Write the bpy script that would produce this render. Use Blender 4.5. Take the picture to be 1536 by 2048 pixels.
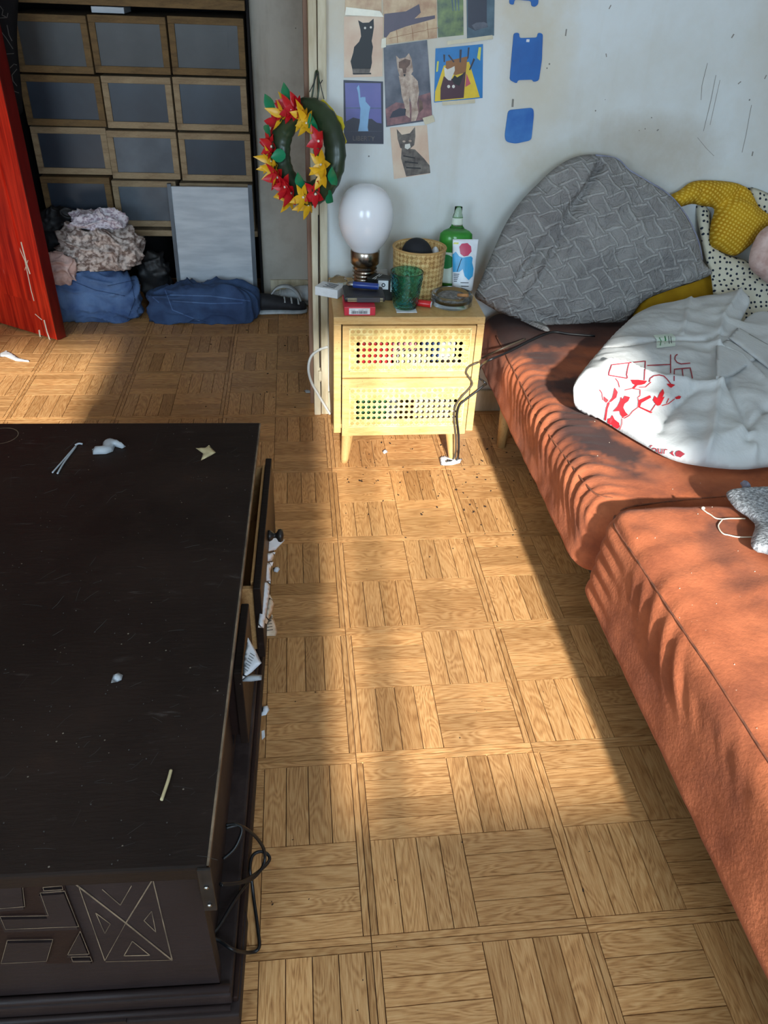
import bpy, bmesh, math, random
import numpy as np
from mathutils import Vector, Matrix, noise
from mathutils.geometry import delaunay_2d_cdt
from mathutils.bvhtree import BVHTree

random.seed(7); noise.seed_set(3)
for o in list(bpy.data.objects): bpy.data.objects.remove(o)
SC = bpy.context.scene
COL = SC.collection

# ------------------------------------------------------------------ camera
F_PX = 1546.9
CAM = Vector((-0.0824, -0.2353, 1.1962))
RT = Vector((0.994368, -0.099379, 0.036821))
UP = Vector((0.027455, 0.577120, 0.816198))
FW = Vector((0.102363, 0.810590, -0.576598))
cam = bpy.data.cameras.new('camera'); cam_o = bpy.data.objects.new('camera', cam); COL.objects.link(cam_o)
cam.sensor_fit = 'HORIZONTAL'; cam.sensor_width = 36.0; cam.lens = 36.0 * F_PX / 1536.0
cam.clip_start = 0.02
cam_o.matrix_world = Matrix(((RT.x, UP.x, -FW.x, CAM.x), (RT.y, UP.y, -FW.y, CAM.y), (RT.z, UP.z, -FW.z, CAM.z), (0, 0, 0, 1)))
SC.camera = cam_o

# ------------------------------------------------------------------ sky, sun, daylight at the windows, exposure
WIN_Y = -1.2
WZ0, WZ1 = 0.78, 1.72                       # sill and lintel
W1X0, W1X1 = -0.085, 0.66                   # window behind the camera
W2X0, W2X1 = -1.72, -0.845                  # second window, towards the left wall
w = bpy.data.worlds.new('sky'); SC.world = w; w.use_nodes = True
bg = w.node_tree.nodes['Background']; bg.inputs[0].default_value = (0.62, 0.78, 1.0, 1); bg.inputs[1].default_value = 1.2
sun = bpy.data.lights.new('sun', 'SUN'); sun.energy = 10.0; sun.angle = math.radians(2.0); sun.color = (1.0, 0.99, 0.93)
sun_o = bpy.data.objects.new('sun', sun); COL.objects.link(sun_o)
SUN_EL, SUN_AZ = math.atan(0.45), math.radians(1.2)
sd = Vector((math.sin(SUN_AZ) * math.cos(SUN_EL), math.cos(SUN_AZ) * math.cos(SUN_EL), -math.sin(SUN_EL)))
sun_o.rotation_euler = sd.to_track_quat('-Z', 'Y').to_euler(); sun_o.location = (0, -4, 4)
def window_light(name, x0, x1, z0, z1, energy):
    l = bpy.data.lights.new(name, 'AREA'); l.shape = 'RECTANGLE'; l.size = x1 - x0; l.size_y = z1 - z0
    l.energy = energy; l.color = (0.62, 0.82, 1.0)
    o = bpy.data.objects.new(name, l); COL.objects.link(o)
    o.location = ((x0 + x1) / 2, WIN_Y - 0.10, (z0 + z1) / 2); o.rotation_euler = (math.radians(90), 0, 0)
    return o
window_light('daylight_window_1', W1X0, W1X1, WZ0, WZ1, 37)
window_light('daylight_window_2', W2X0, W2X1, WZ0, WZ1, 40)
vs = SC.view_settings; vs.view_transform = 'Standard'; vs.look = 'None'; vs.gamma = 1.0; vs.exposure = 0.0
vs.use_curve_mapping = False

# ------------------------------------------------------------------ reading points of the photograph back into the room
def ray(x, y): return FW + RT * ((x - 768) / F_PX) - UP * ((y - 1024) / F_PX)
def pz(x, y, z=0.0): d = ray(x, y); return CAM + d * ((z - CAM.z) / d.z)
def py(x, y, Y): d = ray(x, y); return CAM + d * ((Y - CAM.y) / d.y)
def pxx(x, y, X): d = ray(x, y); return CAM + d * ((X - CAM.x) / d.x)
def ppl(x, y, o, n): d = ray(x, y); return CAM + d * ((o - CAM).dot(n) / d.dot(n))
def to_px(v):
    d = Vector(v) - CAM; k = d.dot(FW)
    return 768 + F_PX * d.dot(RT) / k, 1024 - F_PX * d.dot(UP) / k, k

# ------------------------------------------------------------------ materials
def lin(c):
    return tuple(((v / 255) / 12.92 if v / 255 <= 0.04045 else ((v / 255 + 0.055) / 1.055) ** 2.4) for v in c)
MATS = {}
class NT:
    def __init__(s, name):
        s.m = bpy.data.materials.new(name); s.m.use_nodes = True; s.t = s.m.node_tree
        s.b = s.t.nodes['Principled BSDF']; MATS[name] = s.m
    def n(s, typ, **kw):
        nd = s.t.nodes.new(typ)
        for k, v in kw.items(): setattr(nd, k, v)
        return nd
    def l(s, a, b): s.t.links.new(a, b)
    def val(s, sock, v):
        if hasattr(v, 'is_linked') or isinstance(v, bpy.types.NodeSocket): s.l(v, sock)
        else: sock.default_value = v
    def coord(s, kind='Object', scale=(1, 1, 1), rot=(0, 0, 0)):
        tc = s.n('ShaderNodeTexCoord'); mp = s.n('ShaderNodeMapping')
        mp.inputs['Scale'].default_value = scale; mp.inputs['Rotation'].default_value = rot
        s.l(tc.outputs[kind], mp.inputs['Vector']); return mp.outputs[0]
    def noise(s, vec, scale, detail=4, rough=0.55, dist=0.0):
        t = s.n('ShaderNodeTexNoise'); s.l(vec, t.inputs['Vector']); t.inputs['Scale'].default_value = scale
        t.inputs['Detail'].default_value = detail; t.inputs['Roughness'].default_value = rough; t.inputs['Distortion'].default_value = dist
        return t.outputs['Fac']
    def ramp(s, fac, stops):
        r = s.n('ShaderNodeValToRGB'); s.l(fac, r.inputs[0]); e = r.color_ramp.elements
        while len(e) < len(stops): e.new(0.5)
        for q, (p, c) in zip(e, stops):
            q.position = p; q.color = (c[0], c[1], c[2], 1) if not isinstance(c, (int, float)) else (c, c, c, 1)
        return r.outputs[0]
    def mix(s, f, a, b, mode='MIX'):
        m = s.n('ShaderNodeMix', data_type='RGBA', blend_type=mode)
        for i, v in ((0, f), (6, a), (7, b)):
            if isinstance(v, tuple): v = (v[0], v[1], v[2], 1)
            s.val(m.inputs[i], v)
        return m.outputs[2]
    def math(s, op, a, b=0.0, c=None, clamp=False):
        m = s.n('ShaderNodeMath', operation=op, use_clamp=clamp)
        s.val(m.inputs[0], a); s.val(m.inputs[1], b)
        if c is not None: s.val(m.inputs[2], c)
        return m.outputs[0]
    def bump(s, h, strength=0.3, dist=0.01):
        b = s.n('ShaderNodeBump'); b.inputs['Strength'].default_value = strength; b.inputs['Distance'].default_value = dist
        s.l(h, b.inputs['Height']); s.l(b.outputs[0], s.b.inputs['Normal'])
    def fin(s, col, rough=0.6, metal=0.0, spec=0.5, **kw):
        s.val(s.b.inputs['Base Color'], (col[0], col[1], col[2], 1) if isinstance(col, tuple) else col)
        s.val(s.b.inputs['Roughness'], rough); s.b.inputs['Metallic'].default_value = metal
        s.b.inputs['Specular IOR Level'].default_value = spec
        for k, v in kw.items(): s.b.inputs[k.replace('_', ' ')].default_value = v
        return s.m
def pm(name, c1, c2=None, scale=20, rough=0.6, bump=0.0, bscale=60, metal=0.0, kind='Object', stretch=(1, 1, 1), spec=0.5, lo=0.35, hi=0.65, bdist=0.004, **kw):
    t = NT(name); c1 = lin(c1); c2 = lin(c2) if c2 else tuple(v * 0.8 for v in c1)
    v = t.coord(kind, stretch); f = t.noise(v, scale)
    col = t.ramp(f, [(lo, c1), (hi, c2)])
    if bump: t.bump(t.noise(t.coord(kind, stretch), bscale, 5), bump, bdist)
    return t.fin(col, rough, metal, spec, **kw)
def flat(name, c, rough=0.6, **kw): return pm(name, c, tuple(v * 0.93 for v in c), 30, rough, **kw)

def m_floor(name):
    t = NT(name)
    uv = t.n('ShaderNodeUVMap'); geo = t.n('ShaderNodeNewGeometry'); oi = t.n('ShaderNodeObjectInfo')
    rnd = t.math('FRACT', t.math('ADD', t.math('MULTIPLY', geo.outputs['Random Per Island'], 7.13), t.math('MULTIPLY', oi.outputs['Random'], 3.77)))
    off = t.n('ShaderNodeCombineXYZ'); t.l(t.math('MULTIPLY', rnd, 37.0), off.inputs[0]); t.l(t.math('MULTIPLY', rnd, 11.0), off.inputs[1])
    ad = t.n('ShaderNodeVectorMath', operation='ADD'); t.l(uv.outputs[0], ad.inputs[0]); t.l(off.outputs[0], ad.inputs[1])
    mp = t.n('ShaderNodeMapping'); mp.inputs['Scale'].default_value = (4.5, 24, 1); t.l(ad.outputs[0], mp.inputs[0])
    big = t.noise(mp.outputs[0], 1.0, 2, 0.5, 0.6)
    wv = t.math('SINE', t.math('MULTIPLY', big, 95.0))
    mp2 = t.n('ShaderNodeMapping'); mp2.inputs['Scale'].default_value = (30, 420, 1); t.l(ad.outputs[0], mp2.inputs[0])
    fine = t.noise(mp2.outputs[0], 1.0, 3, 0.6)
    g = t.math('ADD', t.math('MULTIPLY', wv, 0.085), t.math('MULTIPLY', fine, 0.78))
    col = t.ramp(g, [(0.16, lin((150, 102, 60))), (0.38, lin((194, 144, 92))), (0.58, lin((212, 166, 114)))])
    tone = t.ramp(rnd, [(0.0, (0.74, 0.70, 0.64)), (0.45, (0.92, 0.91, 0.89)), (1.0, (1.08, 1.05, 1.0))])
    col = t.mix(1.0, col, tone, 'MULTIPLY')
    dirt = t.ramp(t.noise(t.coord('Object'), 5, 5), [(0.35, 0.82), (0.6, 1.0)]) if name == 'oak_far' else None
    t.bump(fine, 0.12, 0.001)
    return t.fin(col, 0.42, spec=0.4)
m_floor('oak'); m_floor('oak_far')
pm('seam_dark', (88, 58, 34), (70, 46, 28), 30, 0.8)

def m_wall(name, base, stain, amt, speck=True, spots=()):
    t = NT(name); v = t.coord('Object')
    a = t.noise(v, 2.3, 6, 0.62); b = t.noise(t.coord('Object', (9, 9, 1.2)), 1.0, 5)
    f = t.math('MULTIPLY', t.ramp(a, [(0.44, 0.0), (0.72, 1.0)]), amt)
    col = t.mix(f, lin(base), lin(stain))
    col = t.mix(t.math('MULTIPLY', t.ramp(b, [(0.56, 0.0), (0.74, 1.0)]), amt * 0.6), col, lin(stain))
    if spots:
        xyz = t.n('ShaderNodeSeparateXYZ'); t.l(v, xyz.inputs[0]); nn = t.math('MULTIPLY', t.math('SUBTRACT', t.noise(v, 6, 6, 0.65), 0.5), 1.6)
        for cx, cz, rx, rz, am, cc in spots:
            ex = t.math('POWER', t.math('DIVIDE', t.math('SUBTRACT', xyz.outputs[0], cx), rx), 2.0); ez = t.math('POWER', t.math('DIVIDE', t.math('SUBTRACT', xyz.outputs[2], cz), rz), 2.0)
            g = t.ramp(t.math('ADD', t.math('ADD', ex, ez), nn), [(0.0, 1.0), (1.0, 0.0)])
            col = t.mix(t.math('MULTIPLY', g, am), col, lin(cc))
    if speck:
        vo = t.n('ShaderNodeTexVoronoi'); vo.inputs['Scale'].default_value = 26; t.l(v, vo.inputs['Vector'])
        sp = t.math('MULTIPLY', t.math('LESS_THAN', vo.outputs['Distance'], 0.055), t.math('GREATER_THAN', t.noise(v, 7, 2), 0.54))
        col = t.mix(t.math('MULTIPLY', sp, 0.8), col, lin((70, 60, 50)))
    t.bump(t.noise(v, 45, 6), 0.25, 0.004)
    return t.fin(col, 0.75, spec=0.3)
m_wall('wall_paint', (218, 222, 222), (184, 172, 146), 0.45, True, [(0.15 - 0.952, 1.18, 0.55, 0.22, 0.6, (206, 186, 150)), (0.55 - 0.952, 1.0, 0.12, 0.3, 0.5, (204, 190, 160)), (0.90 - 0.952, 0.80, 0.24, 0.12, 0.6, (168, 152, 128)), (0.15 - 0.952, 0.62, 0.14, 0.12, 0.3, (190, 178, 148)), (1.35 - 0.952, 1.05, 0.3, 0.35, 0.35, (196, 188, 172)), (0.65 - 0.952, 0.76, 0.12, 0.08, 0.5, (186, 170, 140))])
m_wall('wall_old', (196, 190, 178), (128, 112, 92), 0.85)
m_wall('ceiling_paint', (225, 222, 212), (190, 180, 160), 0.2, False)
pm('casing_paint', (216, 206, 180), (176, 160, 128), 9, 0.55, 0.15, 40, stretch=(3, 3, 0.6))
pm('jamb_wood', (150, 118, 98), (120, 90, 74), 12, 0.7, stretch=(3, 3, 0.5))

def m_wood(name, c1, c2, stretch, rough=0.5, scale=3.0, bump=0.15, spec=0.5):
    t = NT(name); v = t.coord('Object', stretch)
    g = t.noise(v, scale, 6, 0.6, 0.8); f = t.noise(v, scale * 9, 3)
    col = t.ramp(t.math('ADD', t.math('MULTIPLY', g, 0.7), t.math('MULTIPLY', f, 0.3)), [(0.36, lin(c1)), (0.64, lin(c2))])
    if name.startswith('beech'):
        vo = t.n('ShaderNodeTexVoronoi'); vo.inputs['Scale'].default_value = 95; t.l(t.coord('Object'), vo.inputs['Vector'])
        sp = t.math('MULTIPLY', t.math('LESS_THAN', vo.outputs['Distance'], 0.13), t.math('GREATER_THAN', t.noise(t.coord('Object'), 14, 3), 0.53))
        col = t.mix(t.math('MULTIPLY', sp, 0.6), col, lin((112, 78, 44)))
    t.bump(f, bump, 0.002); return t.fin(col, rough, spec=spec)
m_wood('beech', (214, 178, 118), (190, 148, 88), (4, 4, 26), 0.5)
m_wood('beech_leg', (206, 168, 110), (180, 138, 84), (20, 20, 4), 0.5)
m_wood('raw_wood', (196, 150, 96), (160, 112, 64), (30, 4, 30), 0.7)
m_wood('cardboard', (130, 102, 64), (96, 74, 46), (4, 4, 18), 0.85)
m_wood('cardboard_pale', (172, 150, 118), (136, 114, 86), (4, 4, 18), 0.85)

def m_chest(name, base, mid, worn, scratch=True):
    t = NT(name); v = t.coord('Object')
    a = t.noise(v, 4, 6, 0.65); col = t.ramp(a, [(0.35, lin(base)), (0.6, lin(mid)), (0.8, lin(worn))])
    if scratch:
        s1 = t.noise(t.coord('Object', (10, 46, 8), (0, 0, 0.75)), 1.3, 7, 0.7, 0.4)
        m1 = t.math('MULTIPLY', t.ramp(s1, [(0.60, 0.0), (0.72, 1.0)]), t.ramp(t.noise(v, 7, 3), [(0.42, 0.0), (0.65, 1.0)]))
        col = t.mix(t.math('MULTIPLY', m1, 0.6), col, lin((92, 84, 80)))
        vo = t.n('ShaderNodeTexVoronoi'); vo.inputs['Scale'].default_value = 55; t.l(v, vo.inputs['Vector'])
        sp = t.math('MULTIPLY', t.math('LESS_THAN', vo.outputs['Distance'], 0.07), t.math('GREATER_THAN', t.noise(v, 13, 2), 0.55))
        col = t.mix(t.math('MULTIPLY', sp, 0.6), col, lin((150, 138, 122)))
    r = t.ramp(a, [(0.3, 0.42), (0.7, 0.62)])
    t.bump(t.noise(t.coord('Object', (1, 6, 6)), 30, 5), 0.2, 0.003)
    return t.fin(col, r, spec=0.25)
m_chest('chest_black', (26, 18, 15), (36, 25, 20), (52, 34, 24))
m_chest('chest_carved', (32, 24, 23), (44, 34, 33), (84, 70, 66), False)
m_chest('chest_recess', (30, 18, 15), (40, 24, 20), (56, 36, 30), False)
flat('chest_scratch', (66, 61, 57), 0.8)
pm('chest_worn', (132, 112, 90), (84, 70, 56), 30, 0.7)

def m_velvet(name, far_dirt):
    t = NT(name); v = t.coord('Object')
    base = t.ramp(t.noise(v, 9, 5, 0.6), [(0.35, lin((196, 112, 74))), (0.65, lin((164, 88, 56)))])
    xyz = t.n('ShaderNodeSeparateXYZ'); t.l(v, xyz.inputs[0])
    n1 = t.noise(v, 4.5, 6, 0.65)
    up = t.math('SUBTRACT', 1.0, t.ramp(xyz.outputs[2], [(0.0, 1.0), (1.0, 1.0)]))
    # grime spots of their own shape
    st = t.ramp(n1, [(0.50, 0.0), (0.66, 1.0)])
    col = t.mix(t.math('MULTIPLY', st, far_dirt), base, lin((72, 56, 52)))
    vo = t.n('ShaderNodeTexVoronoi'); vo.inputs['Scale'].default_value = 70; t.l(v, vo.inputs['Vector'])
    sp = t.math('MULTIPLY', t.math('LESS_THAN', vo.outputs['Distance'], 0.06), t.math('GREATER_THAN', t.noise(v, 11, 2), 0.54))
    col = t.mix(t.math('MULTIPLY', sp, 0.5), col, lin((226, 190, 160)))
    at = t.n('ShaderNodeAttribute', attribute_name='grime_and_shade')  # real soiling, plus shade painted in at the far section's end
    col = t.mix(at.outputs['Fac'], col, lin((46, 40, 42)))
    t.bump(t.noise(v, 160, 4), 0.35, 0.0025)
    m = t.fin(col, 0.85, spec=0.2)
    t.b.inputs['Sheen Weight'].default_value = 0.06; t.b.inputs['Sheen Roughness'].default_value = 0.4
    return m
m_velvet('velvet_far', 0.4); m_velvet('velvet_near', 0.25)
pm('velvet_seam', (150, 84, 54), (96, 60, 44), 60, 0.85)

def m_pillow():
    t = NT('pillow_cloth'); v = t.coord('UV', (21, 21, 1), (0, 0, -0.28))
    nz = t.n('ShaderNodeTexNoise'); t.l(v, nz.inputs['Vector']); nz.inputs['Scale'].default_value = 0.55
    mx = t.n('ShaderNodeMix', data_type='RGBA', blend_type='LINEAR_LIGHT'); mx.inputs[0].default_value = 0.34
    t.l(v, mx.inputs[6]); t.l(nz.outputs['Color'], mx.inputs[7])
    xyz = t.n('ShaderNodeSeparateXYZ'); t.l(mx.outputs[2], xyz.inputs[0]); X, Y = xyz.outputs[0], xyz.outputs[1]
    Xs = t.math('ADD', X, t.math('MULTIPLY', Y, 0.35))
    chk = t.math('MODULO', t.math('ADD', t.math('FLOOR', Xs), t.math('ADD', t.math('FLOOR', Y), 200.0)), 2.0)
    fx, fy = t.math('FRACT', t.math('ADD', Xs, 100.0)), t.math('FRACT', t.math('ADD', Y, 100.0))
    tt = t.math('ADD', t.math('MULTIPLY', chk, fx), t.math('MULTIPLY', t.math('SUBTRACT', 1.0, chk), fy))
    d = t.math('ABSOLUTE', t.math('SUBTRACT', t.math('ABSOLUTE', t.math('SUBTRACT', tt, 0.5)), 0.36))
    f = t.ramp(d, [(0.035, 1.0), (0.085, 0.0)])
    col = t.mix(t.math('MULTIPLY', f, 0.42), t.ramp(t.noise(t.coord('UV'), 7, 4), [(0.35, lin((152, 149, 146))), (0.65, lin((128, 125, 124)))]), lin((192, 190, 186)))
    w1 = t.math('ABSOLUTE', t.math('SUBTRACT', t.noise(t.coord('UV', (1.0, 1.0, 1), (0, 0, 0.6)), 26, 4, 0.55, 1.2), 0.5))
    t.bump(t.math('ADD', t.math('ADD', t.math('MULTIPLY', f, 0.7), t.math('MULTIPLY', t.noise(t.coord('UV'), 90, 3), 0.6)), t.math('MULTIPLY', w1, 5.0)), 0.75, 0.006)
    return t.fin(col, 0.9, spec=0.15)
m_pillow()
def m_stars():
    t = NT('star_cloth'); v = t.coord('UV')
    vo = t.n('ShaderNodeTexVoronoi'); vo.voronoi_dimensions = '2D'; vo.inputs['Scale'].default_value = 60; vo.inputs['Randomness'].default_value = 0.6; t.l(v, vo.inputs['Vector'])
    f = t.math('LESS_THAN', vo.outputs['Distance'], 0.21)
    col = t.mix(f, lin((206, 200, 180)), lin((40, 48, 62)))
    return t.fin(col, 0.9, spec=0.15)
m_stars()
def m_mustard(name, dots):
    t = NT(name); v = t.coord('UV', (1, 1, 1), (0, 0, 0.5))
    base = t.ramp(t.noise(v, 12, 4), [(0.35, lin((202, 156, 36))), (0.65, lin((178, 130, 26)))])
    if dots:
        vo = t.n('ShaderNodeTexVoronoi'); vo.inputs['Scale'].default_value = 105; vo.inputs['Randomness'].default_value = 0.0; t.l(v, vo.inputs['Vector'])
        base = t.mix(t.math('MULTIPLY', t.math('LESS_THAN', vo.outputs['Distance'], 0.3), 0.6), base, lin((238, 206, 92)))
    return t.fin(base, 0.9, spec=0.15)
m_mustard('mustard_dots', True); m_mustard('mustard_plain', False)
pm('bag_cotton', (206, 207, 206), (186, 185, 184), 7, 0.85, 0.25, 120, kind='UV', spec=0.15)
flat('print_red', (206, 22, 36), 0.7); flat('print_maroon', (150, 30, 46), 0.7)
flat('red_card', (206, 40, 62), 0.45)
def m_terry():
    t = NT('terry_grey'); v = t.coord('UV')
    col = t.ramp(t.noise(v, 160, 4), [(0.35, lin((120, 120, 122))), (0.65, lin((206, 206, 208)))])
    t.bump(t.noise(v, 220, 4), 1.0, 0.006); return t.fin(col, 0.95, spec=0.1)
m_terry()
pm('cloth_blue_grey', (150, 152, 172), (120, 122, 142), 30, 0.9)
pm('denim', (98, 128, 172), (66, 92, 138), 12, 0.9, 0.3, 200)
pm('denim_dark', (62, 88, 128), (44, 64, 100), 12, 0.9, 0.3, 200)
pm('bag_black', (34, 34, 36), (20, 20, 22), 9, 0.55)
pm('cloth_print', (210, 196, 188), (120, 100, 92), 55, 0.9, lo=0.42, hi=0.6)
pm('cloth_floral', (222, 214, 220), (160, 140, 152), 90, 0.9, lo=0.45, hi=0.6)
pm('cloth_pink', (216, 188, 180), (186, 150, 140), 40, 0.9)
pm('dark_fabric', (24, 20, 22), (14, 12, 14), 20, 0.9)
pm('curl_print', (110, 106, 102), (86, 84, 80), 30, 0.9)
pm('box_window_grey', (70, 70, 70), (54, 53, 52), 5, 0.45)
pm('box_window_blue', (50, 62, 76), (34, 42, 54), 4, 0.4)
pm('box_window_pale', (92, 102, 112), (66, 74, 84), 6, 0.4)
pm('board_white', (202, 208, 214), (176, 184, 192), 6, 0.5, stretch=(1, 1, 6))
flat('black_void', (14, 12, 12), 0.9)
def m_door():
    t = NT('door_red'); v = t.coord('Object', (22, 22, 1.6))
    g = t.noise(v, 2.2, 6, 0.6, 0.5)
    col = t.ramp(g, [(0.35, lin((226, 52, 28))), (0.65, lin((150, 16, 12)))])
    s = t.noise(t.coord('Object', (60, 60, 4), (0.12, 0.1, 0)), 1.0, 6, 0.7)
    m = t.math('MULTIPLY', t.ramp(s, [(0.68, 0.0), (0.72, 1.0)]), t.ramp(t.noise(t.coord('Object'), 6, 3), [(0.5, 0.0), (0.6, 1.0)]))
    col = t.mix(m, col, lin((228, 190, 176)))
    return t.fin(col, 0.22, spec=0.6)
m_door()
pm('door_edge', (104, 16, 14), (70, 8, 8), 8, 0.35, stretch=(3, 3, 0.5))
# cane webbing
pm('cane', (232, 212, 150), (206, 178, 108), 60, 0.6, 0.2, 300)
pm('cane_back', (206, 170, 104), (182, 142, 82), 30, 0.7)
flat('drawer_dark', (44, 32, 24), 0.9)
flat('white_card', (226, 228, 230), 0.6); flat('red_thing', (176, 30, 36), 0.5); flat('blue_thing', (60, 84, 130), 0.5); flat('green_thing', (44, 96, 60), 0.5); flat('pink_thing', (222, 150, 160), 0.5)
# nightstand objects
def glass(name, c, rough=0.05, ior=1.45, trans=1.0):
    t = NT(name); t.fin(lin(c), rough, IOR=ior); t.b.inputs['Transmission Weight'].default_value = trans; return t.m
t_ = NT('opal_glass'); t_.fin(lin((236, 236, 240)), 0.18, spec=0.5); t_.b.inputs['Subsurface Weight'].default_value = 0.15; t_.b.inputs['Subsurface Radius'].default_value = (0.02, 0.02, 0.02)
pm('lamp_metal', (176, 166, 154), (136, 116, 100), 40, 0.25, metal=1.0)
glass('teal_glass', (160, 236, 236), 0.05, 1.35)
glass('clear_glass', (224, 226, 224), 0.16, 1.3)
glass('green_bottle', (222, 242, 220), 0.06, 1.25)
t_ = NT('green_liquid'); t_.fin(lin((84, 190, 76)), 0.3); t_.b.inputs['Transmission Weight'].default_value = 0.25
pm('ash', (150, 148, 146), (96, 92, 88), 120, 0.95, 0.5, 200)
pm('butt', (196, 142, 92), (170, 116, 70), 60, 0.9)
def m_weave():
    t = NT('woven'); v = t.coord('UV')
    ck = t.n('ShaderNodeTexChecker'); ck.inputs['Scale'].default_value = 1.0
    mp = t.n('ShaderNodeMapping'); mp.inputs['Scale'].default_value = (110, 110, 1); mp.inputs['Rotation'].default_value = (0, 0, 0.785); t.l(v, mp.inputs[0]); t.l(mp.outputs[0], ck.inputs['Vector'])
    wa = t.n('ShaderNodeTexWave', wave_type='BANDS', bands_direction='DIAGONAL'); wa.inputs['Scale'].default_value = 26; t.l(v, wa.inputs['Vector']); wa.inputs['Distortion'].default_value = 0.4
    n = t.noise(v, 60, 4)
    col = t.ramp(t.math('ADD', t.math('MULTIPLY', ck.outputs['Fac'], 0.25), n), [(0.35, lin((150, 108, 58))), (0.62, lin((206, 166, 104))), (0.85, lin((226, 196, 136)))])
    t.bump(t.math('ADD', ck.outputs['Fac'], n), 0.8, 0.004)
    return t.fin(col, 0.6)
m_weave()
flat('black_soft', (22, 24, 30), 0.8); flat('black_leather', (38, 36, 38), 0.5); flat('grey_leather', (66, 64, 68), 0.55)
flat('pack_dark', (26, 30, 28), 0.4); flat('white_paper', (224, 226, 228), 0.75); flat('blue_lighter', (34, 58, 130), 0.25); flat('blue_pale', (120, 150, 214), 0.3)
flat('red_lighter', (206, 34, 38), 0.25); flat('steel', (180, 180, 178), 0.3, metal=1.0)
flat('ink', (40, 44, 52), 0.8); flat('tube_white', (228, 234, 240), 0.35); flat('tube_blue', (60, 166, 220), 0.35); flat('tube_pink', (206, 62, 100), 0.35); flat('tube_yellow', (214, 214, 90), 0.4)
flat('label_white', (216, 228, 214), 0.5); flat('label_green', (30, 128, 66), 0.45)
pm('paper', (238, 240, 244), (222, 226, 234), 20, 0.8); pm('paper_warm', (222, 206, 186), (200, 180, 156), 20, 0.8)
flat('tan_scrap', (196, 180, 138), 0.8); flat('grey_scrap', (176, 182, 188), 0.7)
flat('cable_black', (20, 20, 22), 0.45); flat('cable_brown', (74, 64, 52), 0.5); flat('cable_white', (216, 218, 214), 0.5); flat('string', (220, 204, 182), 0.8)
pm('iron', (60, 56, 54), (44, 40, 38), 40, 0.45, metal=0.6)
# wreath
pm('satin_green', (48, 66, 40), (34, 46, 30), 6, 0.35)
flat('leaf_green', (10, 128, 86), 0.3); flat('petal_red', (196, 20, 34), 0.35); flat('petal_yellow', (232, 178, 32), 0.35); flat('bead', (240, 230, 210), 0.2); flat('felt_yellow', (206, 186, 44), 0.8)
pm('blue_plate', (30, 100, 176), (26, 88, 160), 14, 0.45); pm('blue_faded', (60, 122, 190), (26, 88, 168), 9, 0.55, lo=0.4, hi=0.6)
# cards
pm('card_beige', (222, 200, 176), (206, 170, 146), 12, 0.5); pm('card_night', (74, 84, 150), (110, 104, 166), 5, 0.35); flat('card_dark', (40, 44, 62), 0.4)
flat('cat_black', (26, 30, 34), 0.5); pm('card_smoke', (44, 52, 66), (104, 106, 118), 16, 0.35); pm('card_rock', (150, 104, 104), (90, 62, 70), 40, 0.4)
pm('fur_light', (206, 186, 168), (150, 124, 108), 60, 0.5); pm('fur_brown', (120, 92, 78), (86, 66, 58), 60, 0.5)
flat('sky_blue', (24, 122, 190), 0.4); flat('card_yellow', (230, 196, 34), 0.4); flat('card_plum', (70, 30, 44), 0.4); flat('card_brown', (146, 94, 40), 0.4); flat('card_rose', (196, 84, 100), 0.4)
pm('card_forest', (62, 82, 58), (120, 140, 76), 40, 0.35); pm('card_teal', (48, 74, 88), (84, 108, 122), 20, 0.35); pm('card_sand', (206, 178, 138), (170, 128, 92), 30, 0.4)
flat('card_violet', (78, 66, 84), 0.4); flat('statue_blue', (132, 176, 214), 0.4); pm('tabby_grey', (120, 112, 104), (70, 64, 60), 50, 0.5); flat('card_edge', (226, 222, 212), 0.6)
flat('tape', (214, 204, 176), 0.25)
pm('shoe_black', (40, 40, 46), (26, 26, 30), 30, 0.7); pm('shoe_white', (200, 206, 208), (170, 176, 180), 30, 0.7)
flat('crumb', (46, 32, 24), 0.9); flat('scuff', (142, 138, 130), 0.9)

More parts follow.
